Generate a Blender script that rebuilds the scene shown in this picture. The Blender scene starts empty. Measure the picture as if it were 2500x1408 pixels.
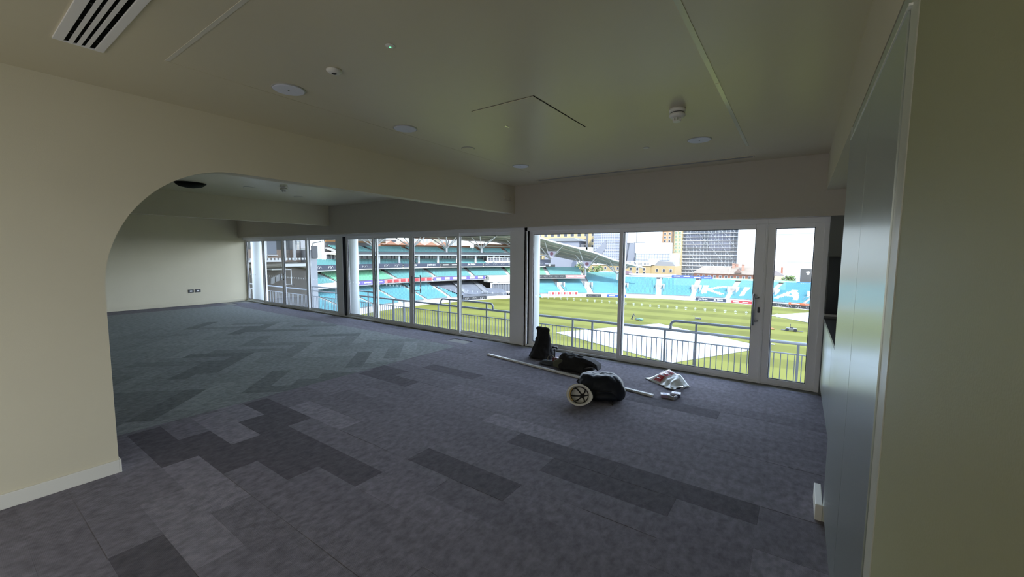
import bpy, math, random
from math import sin, cos, pi, radians as rad, degrees as deg, atan2, hypot
from mathutils import Vector as V, Matrix as M

random.seed(7)
sc = bpy.context.scene
COL = sc.collection

# ------------------------------------------------------------------ camera
cam_d = bpy.data.cameras.new('camera')
cam_d.sensor_width = 36.0
cam_d.lens = 36.0 * 998.9 / 2500.0
cam_d.clip_start = 0.05
cam_d.clip_end = 2000
cam = bpy.data.objects.new('camera', cam_d)
COL.objects.link(cam)
yaw, pitch, roll = rad(35.014), rad(-4.924), rad(0.376)
fw = V((-sin(yaw) * cos(pitch), cos(yaw) * cos(pitch), sin(pitch)))
rt = V((cos(yaw), sin(yaw), 0))
up = rt.cross(fw)
r2 = rt * cos(roll) + up * sin(roll)
u2 = -rt * sin(roll) + up * cos(roll)
cam.matrix_world = M(((r2.x, u2.x, -fw.x, 0), (r2.y, u2.y, -fw.y, 0), (r2.z, u2.z, -fw.z, 1.6), (0, 0, 0, 1)))
sc.camera = cam

# ------------------------------------------------------------------ world, sun, exposure
sc.view_settings.view_transform = 'Standard'
sc.view_settings.look = 'None'
sc.view_settings.gamma = 1.0
sc.view_settings.use_curve_mapping = False
sc.view_settings.exposure = 0.86
w = bpy.data.worlds.new('sky')
sc.world = w
w.use_nodes = True
wn = w.node_tree.nodes; wl = w.node_tree.links
bg = wn['Background']
tc = wn.new('ShaderNodeTexCoord'); sx = wn.new('ShaderNodeSeparateXYZ'); cr = wn.new('ShaderNodeValToRGB')
wl.new(tc.outputs['Generated'], sx.inputs[0]); wl.new(sx.outputs[2], cr.inputs[0])
cr.color_ramp.elements[0].position = 0.0; cr.color_ramp.elements[0].color = (0.86, 0.92, 1.0, 1)
cr.color_ramp.elements[1].position = 0.7; cr.color_ramp.elements[1].color = (0.50, 0.66, 1.0, 1)
wl.new(cr.outputs[0], bg.inputs[0])
SKY = 4.6
bg.inputs[1].default_value = SKY
sun_d = bpy.data.lights.new('sun', 'SUN')
sun_d.energy = 7.0
sun_d.angle = rad(0.6)
sun_d.color = (1.0, 0.95, 0.86)
sun = bpy.data.objects.new('sun', sun_d)
COL.objects.link(sun)
sun_to = V((0.52, -0.50, 0.80)).normalized()       # direction towards the sun
sun.rotation_euler = sun_to.to_track_quat('Z', 'Y').to_euler()
sun.location = (20, -20, 60)
sc.cycles.max_bounces = 12
sc.cycles.diffuse_bounces = 7
sc.cycles.glossy_bounces = 4
sc.cycles.transparent_max_bounces = 16
sc.cycles.caustics_reflective = False
sc.cycles.caustics_refractive = False
sc.cycles.sample_clamp_indirect = 6.0

# area lamps added behind the camera as fill, standing in for passage daylight
pl = bpy.data.lights.new('passage_fill', 'AREA')
pl.shape = 'RECTANGLE'; pl.size = 1.9; pl.size_y = 1.5; pl.energy = 33; pl.color = (0.90, 0.97, 1.0); pl.spread = rad(130)
plo = bpy.data.objects.new('passage_fill', pl); COL.objects.link(plo)
plo.location = (0.16, -1.75, 0.85); plo.rotation_euler = (rad(66), 0, rad(90))
pl2 = bpy.data.lights.new('corridor_fill', 'AREA')  # second fill lamp, added to brighten the window frames and bulkhead
pl2.shape = 'RECTANGLE'; pl2.size = 3.2; pl2.size_y = 1.5; pl2.energy = 9; pl2.color = (1.0, 0.98, 0.96); pl2.spread = rad(120)
pl2o = bpy.data.objects.new('corridor_fill', pl2); COL.objects.link(pl2o)
pl2o.location = (-1.9, -2.9, 1.3); pl2o.rotation_euler = (rad(88), 0, 0)

# ------------------------------------------------------------------ materials
MATS = {}
OUTK = 1.0      # reflectance scale used for the sunlit outdoor materials
def mat(name, col, rough=0.6, metal=0.0, var=0.0, scale=8.0, bump=0.0, bscale=60.0, coat=0.0, spec=None, aniso=0.0):
    if name in MATS: return MATS[name]
    col = tuple(c * OUTK for c in col)
    m = bpy.data.materials.new(name); m.use_nodes = True
    nt = m.node_tree; n = nt.nodes; l = nt.links
    b = n['Principled BSDF']
    b.inputs['Base Color'].default_value = (*col, 1)
    b.inputs['Roughness'].default_value = rough
    b.inputs['Metallic'].default_value = metal
    if coat: b.inputs['Coat Weight'].default_value = coat
    if spec is not None: b.inputs['Specular IOR Level'].default_value = spec
    if aniso: b.inputs['Anisotropic'].default_value = aniso
    t = n.new('ShaderNodeTexCoord')
    if var:
        nz = n.new('ShaderNodeTexNoise'); nz.inputs['Scale'].default_value = scale; nz.inputs['Detail'].default_value = 4
        l.new(t.outputs['Object'], nz.inputs['Vector'])
        mr = n.new('ShaderNodeMapRange'); mr.inputs[1].default_value = 0.3; mr.inputs[2].default_value = 0.7
        mr.inputs[3].default_value = 1 - var; mr.inputs[4].default_value = 1 + var
        l.new(nz.outputs[0], mr.inputs[0])
        mx = n.new('ShaderNodeVectorMath'); mx.operation = 'SCALE'
        mx.inputs[0].default_value = col
        l.new(mr.outputs[0], mx.inputs['Scale']); l.new(mx.outputs[0], b.inputs['Base Color'])
    if bump:
        nb = n.new('ShaderNodeTexNoise'); nb.inputs['Scale'].default_value = bscale; nb.inputs['Detail'].default_value = 3
        l.new(t.outputs['Object'], nb.inputs['Vector'])
        bp = n.new('ShaderNodeBump'); bp.inputs['Strength'].default_value = bump; bp.inputs['Distance'].default_value = 0.01
        l.new(nb.outputs[0], bp.inputs['Height']); l.new(bp.outputs[0], b.inputs['Normal'])
    MATS[name] = m
    return m

def emis(name, col, s):
    m = mat(name, col); b = m.node_tree.nodes['Principled BSDF']
    b.inputs['Emission Color'].default_value = (*col, 1); b.inputs['Emission Strength'].default_value = s
    return m

paint = mat('wall_paint', (0.65, 0.595, 0.455), 0.62, var=0.015, scale=2, bump=0.05, bscale=180)
ceilp = mat('ceiling_paint', (0.66, 0.60, 0.445), 0.34, var=0.012, scale=1.5, bump=0.03, bscale=120)
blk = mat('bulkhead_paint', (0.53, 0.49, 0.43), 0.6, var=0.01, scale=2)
white = mat('white_powder_coat', (0.90, 0.90, 0.92), 0.38, spec=0.4)
white_t = mat('white_trim_paint', (0.74, 0.72, 0.66), 0.45)
gasket = mat('black_gasket', (0.012, 0.013, 0.02), 0.7)
dgrey = mat('dark_grey', (0.05, 0.05, 0.055), 0.5)
black = mat('black_gloss', (0.012, 0.013, 0.018), 0.25)
blackm = mat('black_matt', (0.014, 0.014, 0.016), 0.85)
steel = mat('brushed_handle_steel', (0.30, 0.30, 0.31), 0.35, metal=1.0)
railm = mat('grey_rail_paint', (0.20, 0.215, 0.24), 0.45)
conc = mat('concrete', (0.22, 0.215, 0.20), 0.9, var=0.1, scale=0.6)
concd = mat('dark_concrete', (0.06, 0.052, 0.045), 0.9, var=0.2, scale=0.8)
lconc = mat('light_concrete', (0.25, 0.245, 0.235), 0.85, var=0.06, scale=0.5)
wht = mat('stadium_white', (0.36, 0.36, 0.36), 0.6)
cream = mat('cream_panel', (0.28, 0.27, 0.225), 0.7)
grille = mat('speaker_grille', (0.76, 0.78, 0.90), 0.7)
plast = mat('white_plastic', (0.78, 0.77, 0.74), 0.4)

# brushed metal cupboard doors
metald = mat('brushed_metal_laminate', (0.60, 0.65, 0.61), 0.30, metal=0.85, aniso=0.6)

def glass_mat():
    m = bpy.data.materials.new('window_glass'); m.use_nodes = True
    nt = m.node_tree; n = nt.nodes; l = nt.links; n.clear()
    o = n.new('ShaderNodeOutputMaterial'); t = n.new('ShaderNodeBsdfTransparent'); g = n.new('ShaderNodeBsdfGlossy')
    t.inputs[0].default_value = (0.95, 0.975, 0.97, 1); g.inputs['Roughness'].default_value = 0.0
    lw = n.new('ShaderNodeLayerWeight'); lw.inputs[0].default_value = 0.5
    pw = n.new('ShaderNodeMath'); pw.operation = 'POWER'; l.new(lw.outputs['Facing'], pw.inputs[0]); pw.inputs[1].default_value = 5.0
    f = n.new('ShaderNodeMath'); f.operation = 'MULTIPLY_ADD'; l.new(pw.outputs[0], f.inputs[0]); f.inputs[1].default_value = 0.45; f.inputs[2].default_value = 0.025
    x = n.new('ShaderNodeMixShader'); l.new(f.outputs[0], x.inputs[0]); l.new(t.outputs[0], x.inputs[1]); l.new(g.outputs[0], x.inputs[2])
    l.new(x.outputs[0], o.inputs[0]); return m
glass = glass_mat()
def film_mat():
    m = bpy.data.materials.new('frosted_film'); m.use_nodes = True
    nt = m.node_tree; n = nt.nodes; l = nt.links; n.clear()
    o = n.new('ShaderNodeOutputMaterial'); t = n.new('ShaderNodeBsdfTransparent'); g = n.new('ShaderNodeBsdfTranslucent')
    g.inputs[0].default_value = (0.85, 0.87, 0.85, 1)
    x = n.new('ShaderNodeMixShader'); x.inputs[0].default_value = 0.17
    l.new(t.outputs[0], x.inputs[1]); l.new(g.outputs[0], x.inputs[2]); l.new(x.outputs[0], o.inputs[0]); return m
film = film_mat()

def carpet_mat():
    m = bpy.data.materials.new('carpet_loop_pile'); m.use_nodes = True
    nt = m.node_tree; n = nt.nodes; l = nt.links; b = n['Principled BSDF']
    b.inputs['Roughness'].default_value = 0.95; b.inputs['Specular IOR Level'].default_value = 0.12
    b.inputs['Sheen Weight'].default_value = 0.0
    oi = n.new('ShaderNodeObjectInfo'); t = n.new('ShaderNodeTexCoord')
    ge = n.new('ShaderNodeNewGeometry'); mp = n.new('ShaderNodeMapping'); mp.inputs['Scale'].default_value = (1.0, 0.62, 1.0)
    l.new(ge.outputs['Position'], mp.inputs[0])
    a = n.new('ShaderNodeTexNoise'); a.inputs['Scale'].default_value = 22; a.inputs['Detail'].default_value = 6; a.inputs['Roughness'].default_value = 0.65
    ad = n.new('ShaderNodeVectorMath'); ad.operation = 'MULTIPLY_ADD'
    l.new(mp.outputs[0], a.inputs['Vector'])
    r = n.new('ShaderNodeMapRange'); r.inputs[1].default_value = 0.35; r.inputs[2].default_value = 0.65; r.inputs[3].default_value = 0.76; r.inputs[4].default_value = 1.22
    l.new(a.outputs[0], r.inputs[0])
    s = n.new('ShaderNodeVectorMath'); s.operation = 'SCALE'
    l.new(oi.outputs['Color'], s.inputs[0]); l.new(r.outputs[0], s.inputs['Scale']); l.new(s.outputs[0], b.inputs['Base Color'])
    wv = n.new('ShaderNodeTexWave'); wv.inputs['Scale'].default_value = 55; wv.bands_direction = 'Y'; wv.inputs['Distortion'].default_value = 1.0
    l.new(t.outputs['Object'], wv.inputs['Vector'])
    bp = n.new('ShaderNodeBump'); bp.inputs['Strength'].default_value = 0.25; bp.inputs['Distance'].default_value = 0.004
    l.new(wv.outputs[0], bp.inputs['Height']); l.new(bp.outputs[0], b.inputs['Normal'])
    return m
carpet = carpet_mat()

def grass_mat():
    m = bpy.data.materials.new('mown_grass'); m.use_nodes = True
    nt = m.node_tree; n = nt.nodes; l = nt.links; b = n['Principled BSDF']
    b.inputs['Roughness'].default_value = 0.9; b.inputs['Specular IOR Level'].default_value = 0.1
    t = n.new('ShaderNodeTexCoord'); mp = n.new('ShaderNodeMapping'); mp.inputs['Rotation'].default_value = (0, 0, rad(-4))
    l.new(t.outputs['Object'], mp.inputs[0])
    def wave(direction, scale, dist):
        wv = n.new('ShaderNodeTexWave'); wv.bands_direction = direction; wv.inputs['Scale'].default_value = scale; wv.inputs['Distortion'].default_value = dist
        wv.inputs['Detail'].default_value = 1; wv.inputs['Detail Scale'].default_value = 0.3
        l.new(mp.outputs[0], wv.inputs[0])
        q = n.new('ShaderNodeMapRange'); q.inputs[1].default_value = 0.42; q.inputs[2].default_value = 0.58
        l.new(wv.outputs[0], q.inputs[0]); return q
    wy = wave('Y', 0.024, 0.2); wx = wave('X', 0.024, 0.2)
    nz = n.new('ShaderNodeTexNoise'); nz.inputs['Scale'].default_value = 0.12; nz.inputs['Detail'].default_value = 6
    l.new(t.outputs['Object'], nz.inputs[0])
    def mul(sock, k):
        q = n.new('ShaderNodeMath'); q.operation = 'MULTIPLY'; l.new(sock, q.inputs[0]); q.inputs[1].default_value = k; return q.outputs[0]
    def add(a_, b_):
        q = n.new('ShaderNodeMath'); q.operation = 'ADD'; l.new(a_, q.inputs[0]); l.new(b_, q.inputs[1]); return q.outputs[0]
    v = add(add(mul(wy.outputs[0], 0.5), mul(wx.outputs[0], 0.15)), mul(nz.outputs[0], 0.5))
    rp = n.new('ShaderNodeValToRGB')
    rp.color_ramp.elements[0].position = 0.15; rp.color_ramp.elements[0].color = (0.053, 0.053, 0.0070, 1)
    rp.color_ramp.elements[1].position = 0.85; rp.color_ramp.elements[1].color = (0.082, 0.082, 0.0145, 1)
    l.new(v, rp.inputs[0]); l.new(rp.outputs[0], b.inputs['Base Color'])
    return m
grass = grass_mat()

# ------------------------------------------------------------------ mesh helper
class MB:
    def __init__(s): s.v = []; s.f = []
    def box(s, x0, x1, y0, y1, z0, z1, m=None):
        b = len(s.v)
        for z in (z0, z1):
            for x, y in ((x0, y0), (x1, y0), (x1, y1), (x0, y1)):
                p = V((x, y, z)); s.v.append(tuple(m @ p if m else p))
        for f in ((0, 3, 2, 1), (4, 5, 6, 7), (0, 1, 5, 4), (1, 2, 6, 5), (2, 3, 7, 6), (3, 0, 4, 7)): s.f.append(tuple(b + i for i in f))
        return s
    def hexa(s, pts):
        b = len(s.v); s.v += [tuple(p) for p in pts]
        for f in ((0, 3, 2, 1), (4, 5, 6, 7), (0, 1, 5, 4), (1, 2, 6, 5), (2, 3, 7, 6), (3, 0, 4, 7)): s.f.append(tuple(b + i for i in f))
        return s
    def bar(s, a, b, w, h=None, upv=(0, 0, 1)):
        a = V(a); b = V(b); h = h or w; d = b - a; L = d.length
        if L < 1e-6: return s
        d.normalize(); x = d.cross(V(upv))
        if x.length < 1e-3: x = d.cross(V((0, 1, 0)))
        x.normalize(); y = x.cross(d)
        m = M(((x.x, y.x, d.x, a.x), (x.y, y.y, d.y, a.y), (x.z, y.z, d.z, a.z), (0, 0, 0, 1)))
        return s.box(-w / 2, w / 2, -h / 2, h / 2, 0, L, m)
    def tube(s, pts, r, n=8, cap=True):
        pts = [V(p) for p in pts]; k = len(pts); rs = r if isinstance(r, (list, tuple)) else [r] * k
        b = len(s.v); px = None
        for i, p in enumerate(pts):
            d = (pts[min(i + 1, k - 1)] - pts[max(i - 1, 0)]).normalized()
            if px is None:
                px = d.cross(V((0, 0, 1)))
                if px.length < 1e-3: px = d.cross(V((0, 1, 0)))
            px = (px - d * px.dot(d)).normalized(); py = d.cross(px)
            for j in range(n):
                a = 2 * pi * j / n; s.v.append(tuple(p + (px * cos(a) + py * sin(a)) * rs[i]))
        for i in range(k - 1):
            for j in range(n):
                a = b + i * n + j; c = b + i * n + (j + 1) % n; s.f.append((a, c, c + n, a + n))
        if cap: s.f.append(tuple(b + j for j in range(n))[::-1]); s.f.append(tuple(b + (k - 1) * n + j for j in range(n)))
        return s
    def lathe(s, prof, c=(0, 0, 0), n=32, m=None):
        b = len(s.v); c = V(c)
        for r, z in prof:
            for j in range(n):
                a = 2 * pi * j / n; p = V((r * cos(a), r * sin(a), z)); p = m @ p if m else p; s.v.append(tuple(p + c))
        for i in range(len(prof) - 1):
            for j in range(n):
                a = b + i * n + j; d = b + i * n + (j + 1) % n; s.f.append((a, d, d + n, a + n))
        s.f.append(tuple(b + j for j in range(n))[::-1]); s.f.append(tuple(b + (len(prof) - 1) * n + j for j in range(n)))
        return s
    def prism(s, poly, fn0, fn1):
        """poly: list of 2d points; fn0/fn1 map (a, b) to the two end faces"""
        b = len(s.v); k = len(poly)
        for p in poly: s.v.append(tuple(fn0(*p)))
        for p in poly: s.v.append(tuple(fn1(*p)))
        s.f.append(tuple(range(b, b + k))[::-1]); s.f.append(tuple(range(b + k, b + 2 * k)))
        for i in range(k): j = (i + 1) % k; s.f.append((b + i, b + j, b + k + j, b + k + i))
        return s
    def quadstrip(s, A, B):
        b = len(s.v); k = len(A); s.v += [tuple(p) for p in A] + [tuple(p) for p in B]
        for i in range(k - 1): s.f.append((b + i, b + i + 1, b + k + i + 1, b + k + i))
        return s
    def build(s, name, m, parent=None, smooth=False, bevel=0.0, seg=2):
        me = bpy.data.meshes.new(name); me.from_pydata(s.v, [], s.f); me.update()
        if m: me.materials.append(m)
        o = bpy.data.objects.new(name, me); COL.objects.link(o)
        if parent: o.parent = parent
        if smooth:
            for p in me.polygons: p.use_smooth = True
        if bevel:
            md = o.modifiers.new('bevel', 'BEVEL'); md.width = bevel; md.segments = seg; md.limit_method = 'ANGLE'
        return o

def box(name, m, x0, x1, y0, y1, z0, z1, parent=None, bevel=0.0):
    return MB().box(x0, x1, y0, y1, z0, z1).build(name, m, parent, bevel=bevel)
def struct(o): o['kind'] = 'structure'; return o
def stuff(o): o['kind'] = 'stuff'; return o
def tag(o, label, cat, group=None):
    o['label'] = label; o['category'] = cat
    if group: o['group'] = group
    return o
def thing(name, label, cat, loc=(0, 0, 0), group=None):
    o = bpy.data.objects.new(name, None); COL.objects.link(o); o.empty_display_size = 0.2
    o.location = loc; return tag(o, label, cat, group)
def rel(parent, *objs):
    """children modelled in world space under an empty that is not at the origin"""
    for o in objs: o.parent = parent; o.matrix_parent_inverse = M.Translation(-parent.location)
def group_empty(name, loc=(0, 0, 0)):
    o = bpy.data.objects.new(name, None); COL.objects.link(o); o.location = loc; return o

def text(s_, size, m, parent, origin, xd, yd, ext=0.01, name='lettering', align='CENTER', font_bold=False):
    c = bpy.data.curves.new(name, 'FONT'); c.body = s_; c.size = size; c.extrude = ext; c.align_x = align; c.align_y = 'CENTER'
    if font_bold: c.offset = size * 0.02
    c.resolution_u = 2
    tmp = bpy.data.objects.new(name, c); me = bpy.data.meshes.new_from_object(tmp); bpy.data.objects.remove(tmp)
    me.materials.clear(); me.materials.append(m)
    o = bpy.data.objects.new(name, me); COL.objects.link(o)
    x = V(xd).normalized(); y = V(yd); y = (y - x * y.dot(x)).normalized(); z = x.cross(y)
    mw = M(((x.x, y.x, z.x, origin[0]), (x.y, y.y, z.y, origin[1]), (x.z, y.z, z.z, origin[2]), (0, 0, 0, 1)))
    if parent:
        o.parent = parent; o.matrix_parent_inverse = M.Translation(-parent.location) if parent.type == 'EMPTY' else M.Identity(4)
    o.matrix_world = mw
    o.matrix_basis = mw if not parent else mw
    return o

# ================================================================== ROOM
XL, XF, XR, YB = -3.96, -14.7, 0.20, -3.0      # arch wall, far wall, right wall, back wall
YW, YF = 5.72, 5.87                            # bulkhead face, window frame face
CH = 2.71

# floor: a base slab with every carpet plank on it
floor = struct(box('floor', conc, XF - 0.3, 1.4, YB - 0.1, 6.02, -0.22, -0.007))
def clip(poly, x0, x1, y0, y1):
    def cut(ps, f, inter):
        out = []
        for i in range(len(ps)):
            a, b = ps[i - 1], ps[i]
            fa, fb = f(a), f(b)
            if fb >= 0:
                if fa < 0: out.append(inter(a, b, fa, fb))
                out.append(b)
            elif fa >= 0: out.append(inter(a, b, fa, fb))
        return out
    it = lambda a, b, fa, fb: (a[0] + (b[0] - a[0]) * fa / (fa - fb), a[1] + (b[1] - a[1]) * fa / (fa - fb))
    for f in (lambda p: p[0] - x0, lambda p: x1 - p[0], lambda p: p[1] - y0, lambda p: y1 - p[1]):
        if len(poly) < 3: return []
        poly = cut(poly, f, it)
    return poly
def area(p): return abs(sum(p[i - 1][0] * p[i][1] - p[i][0] * p[i - 1][1] for i in range(len(p)))) / 2
PW, PL = 0.2287, 0.9155
def plank(poly, colr, joined=None):
    if len(poly) < 3 or area(poly) < 0.004: return None
    cx = sum(p[0] for p in poly) / len(poly); cy = sum(p[1] for p in poly) / len(poly)
    q = [(x + (cx - x) / max(hypot(cx - x, cy - y), 1e-6) * 0.0004, y + (cy - y) / max(hypot(cx - x, cy - y), 1e-6) * 0.0004) for x, y in poly]
    if joined is not None:
        joined.prism(q, lambda a, b: (a, b, -0.0068), lambda a, b: (a, b, 0.0)); return None
    mb = MB().prism([(a - cx, b - cy) for a, b in q], lambda a, b: (a, b, -0.0068), lambda a, b: (a, b, 0.0))
    o = mb.build('carpet_plank', carpet, floor); o.location = (cx, cy, random.uniform(-0.0006, 0.0004)); o.color = (*colr, 1)
    return o
GREY = (0.182, 0.170, 0.198); GREEN = (0.222, 0.240, 0.242)
sh = lambda c, k: tuple(x * k for x in c)
DARK = {(0, -2.41), (2, -1.49), (3, -1.95), (3, -1.03), (-1, -4.70), (-2, -4.24), (-2, -3.32), (-3, -3.78), (8, -4.24),
        (6, -5.15), (5, -4.70), (-5, -4.70), (-4, -4.24), (10, -1.49), (-7, -2.87)}
LIGHT = {(-3, -4.70), (-2, -5.15), (-6, -3.32), (1, -0.11), (-5, -3.78), (0, -4.24), (4, -2.41)}
XB = -4.765
for n in range(-13, 17):
    y0 = 2.038 + PW * n
    ser = -4.24 if n % 2 == 0 else -4.70
    for k in range(-1, 7):
        x0 = ser + PL * k
        key = next((kk for kk in DARK if kk[0] == n and abs(kk[1] - x0) < 0.12), None)
        lkey = next((kk for kk in LIGHT if kk[0] == n and abs(kk[1] - x0) < 0.12), None)
        q = 0.60 if key else (1.28 if lkey else random.choice((0.90, 0.96, 1.0, 1.0, 1.04, 1.08)))
        lim = XB if n >= -6 else XL + 0.0
        p = clip([(x0, y0), (x0 + PL, y0), (x0 + PL, y0 + PW), (x0, y0 + PW)], lim, 0.30, -0.95, 5.76)
        if p: plank(p, sh(GREY, q))
# parquet field of the further room, grey border round it
def zone_planks(x0, x1, y0, y1):
    W_ = PW; ang = pi / 4
    out = []
    ox, oy = -4.93, 0.80
    for k in range(-60, 60):
        for mth in range(-12, 12):
            for (a, b, c, d) in ((k + 4 * mth, k - 4 * mth, 4, 1), (k + 4 * mth, k + 1 - 4 * mth, 1, 4)):
                pts = [(a, b), (a + c, b), (a + c, b + d), (a, b + d)]
                pr = [(ox + (u * cos(ang) - v * sin(ang)) * W_, oy + (u * sin(ang) + v * cos(ang)) * W_) for u, v in pts]
                if max(p[0] for p in pr) < x0 or min(p[0] for p in pr) > x1 or max(p[1] for p in pr) < y0 or min(p[1] for p in pr) > y1: continue
                q = clip(pr, x0, x1, y0, y1)
                if len(q) >= 3 and area(q) > 0.004: out.append((q, c > d))
    return out
far_mb = MB(); near = []
for q, hz in zone_planks(-13.9, XB, -0.2, 5.13):
    cx = sum(p[0] for p in q) / len(q); cy = sum(p[1] for p in q) / len(q)
    vis = cy > -0.62 + (-cx) * 0.17 - 0.30
    if not vis: far_mb and plank(q, GREEN, far_mb); continue
    near.append((hypot(cx, cy), q, hz))
near.sort(key=lambda t: t[0])
for i, (d_, q, hz) in enumerate(near):
    if i < 150: plank(q, sh(GREEN, random.choice((0.66, 0.82, 0.92, 0.97, 1.0, 1.04, 1.10))))
    else: plank(q, GREEN, far_mb)
o = far_mb.build('carpet_planks', carpet, floor); o.color = (*GREEN, 1); stuff(o)
bd = MB()
for i in range(10):
    for j, yy in enumerate((5.13, 5.36, 5.588)):
        x1_ = XB - i * PL - (PL / 2 if j % 2 else 0)
        p = clip([(x1_ - PL, yy), (x1_, yy), (x1_, yy + PW), (x1_ - PL, yy + PW)], XF, XB, yy, 5.76)
        if p and i < 5: plank(p, sh(GREY, random.choice((0.72, 0.9, 1.0, 1.05))))
        elif p: plank(p, GREY, bd)
for k in range(24):
    for j in range(3):
        p = clip([(-14.65 + j * 0.25, -0.9 + k * 0.28), (-14.4 + j * 0.25, -0.9 + k * 0.28), (-14.4 + j * 0.25, -0.62 + k * 0.28), (-14.65 + j * 0.25, -0.62 + k * 0.28)], XF, -13.9, -0.9, 5.13)
        if p: plank(p, GREY, bd)
o = bd.build('border_planks', carpet, floor); o.color = (*sh(GREY, 0.9), 1); stuff(o)

# ceiling
ceiling = struct(box('ceiling', ceilp, XF - 0.3, 1.4, YB - 0.1, 5.95, CH, CH + 0.25))
# arch walls
def arch_wall(name, x_face, thick, edge_y, r_y, r_z, zb, y_near, y_far, m):
    """wall along Y with a wide opening whose near top corner is a big curve, continuing as a beam"""
    pts = [(y_near, 0.0), (edge_y, 0.0), (edge_y, zb - r_z)]
    N = 28
    for i in range(1, N + 1):
        a = pi / 2 * i / N
        pts.append((edge_y + r_y * (1 - cos(a)), zb - r_z + r_z * sin(a)))
    pts += [(y_far, zb), (y_far, CH), (y_near, CH)]
    return struct(MB().prism(pts, lambda a, b: (x_face, a, b), lambda a, b: (x_face - thick, a, b)).build(name, m))
arch_wall('wall_left', XL, 0.14, 0.70, 0.85, 0.95, 2.26, YB, YW, paint)
arch_wall('wall_left_far', -9.5, 0.14, 0.70, 0.95, 1.05, 2.245, YB, YW, paint)
struct(box('wall_far', paint, XF - 0.2, XF, YB, 6.0, 0, CH))
struct(box('wall_back', paint, XF, 1.4, YB - 0.15, YB, 0, CH))
# bulkhead over the windows with a shallow lower step
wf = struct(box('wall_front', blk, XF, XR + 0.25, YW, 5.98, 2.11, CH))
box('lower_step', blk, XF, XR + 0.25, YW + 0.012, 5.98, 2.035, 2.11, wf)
# short return of the front wall beside the door
struct(box('wall_front_right', mat('grey_return_paint', (0.17, 0.18, 0.175), 0.7), 0.262, 1.0, 5.80, 5.98, 0, 2.11))
# right wall: face above cupboards, near wall, recess back
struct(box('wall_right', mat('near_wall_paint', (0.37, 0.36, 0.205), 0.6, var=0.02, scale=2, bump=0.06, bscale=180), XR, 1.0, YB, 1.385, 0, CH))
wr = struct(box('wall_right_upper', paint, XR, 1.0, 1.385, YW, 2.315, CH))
struct(box('wall_right_recess', paint, 0.95, 1.2, 1.385, 5.98, 0, 2.315))
# baseboards
bl = MB().box(XL, XL + 0.014, YB, 0.70, 0, 0.095).box(XL - 0.14, XL + 0.014, 0.70, 0.712, 0, 0.095)
struct(bl.build('baseboard_left', white_t, bevel=0.003))
struct(box('baseboard_far', paint, XF, XF + 0.014, YB, 5.80, 0, 0.095, bevel=0.003))
struct(MB().box(XL - 0.155, XL - 0.141, YB, 0.71, 0, 0.095).build('baseboard_left_inner', white_t))

# ------------------------------------------------------------------ windows
def crest(mb, cx, y, cz, s):
    """three plume crest, cut from frosted film"""
    t = 0.0006
    for a in (-0.75, 0.0, 0.75):
        L = s * (1.0 if a == 0 else 0.85)
        tip = (cx + sin(a) * L, cz + cos(a) * L)
        nx, nz = cos(a) * s * 0.26, -sin(a) * s * 0.26
        mid = (cx + sin(a) * L * 0.62, cz + cos(a) * L * 0.62)
        poly = [(cx, cz - s * 0.1), (mid[0] + nx, mid[1] + nz), tip, (mid[0] - nx, mid[1] - nz)]
        mb.prism(poly, lambda p, q: (p, y - t, q), lambda p, q: (p, y, q))
    mb.prism([(cx - s * 0.5, cz - s * 0.22), (cx + s * 0.5, cz - s * 0.22), (cx + s * 0.3, cz - s * 0.62), (cx - s * 0.3, cz - s * 0.62)], lambda p, q: (p, y - t, q), lambda p, q: (p, y, q))

def sash(parent, x0, x1, y, sl, sr, zb=0.03, zt=1.975, rb=0.05, rt_=0.055, crests=True, name='sliding_panel'):
    """one glazed panel: stiles sl/sr wide, rails, gasket, pane with a row of crests"""
    d = 0.045
    f = MB().box(x0, x0 + sl, y, y + d, zb, zt).box(x1 - sr, x1, y, y + d, zb, zt)
    f.box(x0 + sl, x1 - sr, y, y + d, zb, zb + rb).box(x0 + sl, x1 - sr, y, y + d, zt - rt_, zt)
    o = f.build(name, white, parent, bevel=0.003)
    gx0, gx1, gz0, gz1 = x0 + sl, x1 - sr, zb + rb, zt - rt_
    g = MB(); q = 0.007
    g.box(gx0, gx0 + q, y + 0.012, y + 0.03, gz0, gz1).box(gx1 - q, gx1, y + 0.012, y + 0.03, gz0, gz1).box(gx0 + q, gx1 - q, y + 0.012, y + 0.03, gz0, gz0 + q).box(gx0 + q, gx1 - q, y + 0.012, y + 0.03, gz1 - q, gz1)
    g.build('gasket', gasket, o)
    MB().box(gx0 + 0.004, gx1 - 0.004, y + 0.018, y + 0.024, gz0 + 0.004, gz1 - 0.004).build('pane', glass, o)
    if crests:
        c = MB(); n = max(2, int((gx1 - gx0) / 0.118)); 
        for i in range(n): crest(c, gx0 + (gx1 - gx0) * (i + 0.5) / n, y + 0.0175, 0.865, 0.030)
        stuff(c.build('crest_row', film, o))
    return o
def outer(name, x0, x1, l, r):
    """head, sill track, jambs"""
    f = MB().box(x0, x1, YF, YF + 0.12, 1.975, 2.035)
    f.box(x0, x0 + l, YF, YF + 0.12, 0, 1.975).box(x1 - r, x1, YF, YF + 0.12, 0, 1.975)
    f.box(x0 + l, x1 - r, YF + 0.005, YF + 0.12, 0, 0.03)
    return struct(f.build(name, white, bevel=0.003))
ya, yb = YF + 0.012, YF + 0.064        # front and back tracks
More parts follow.
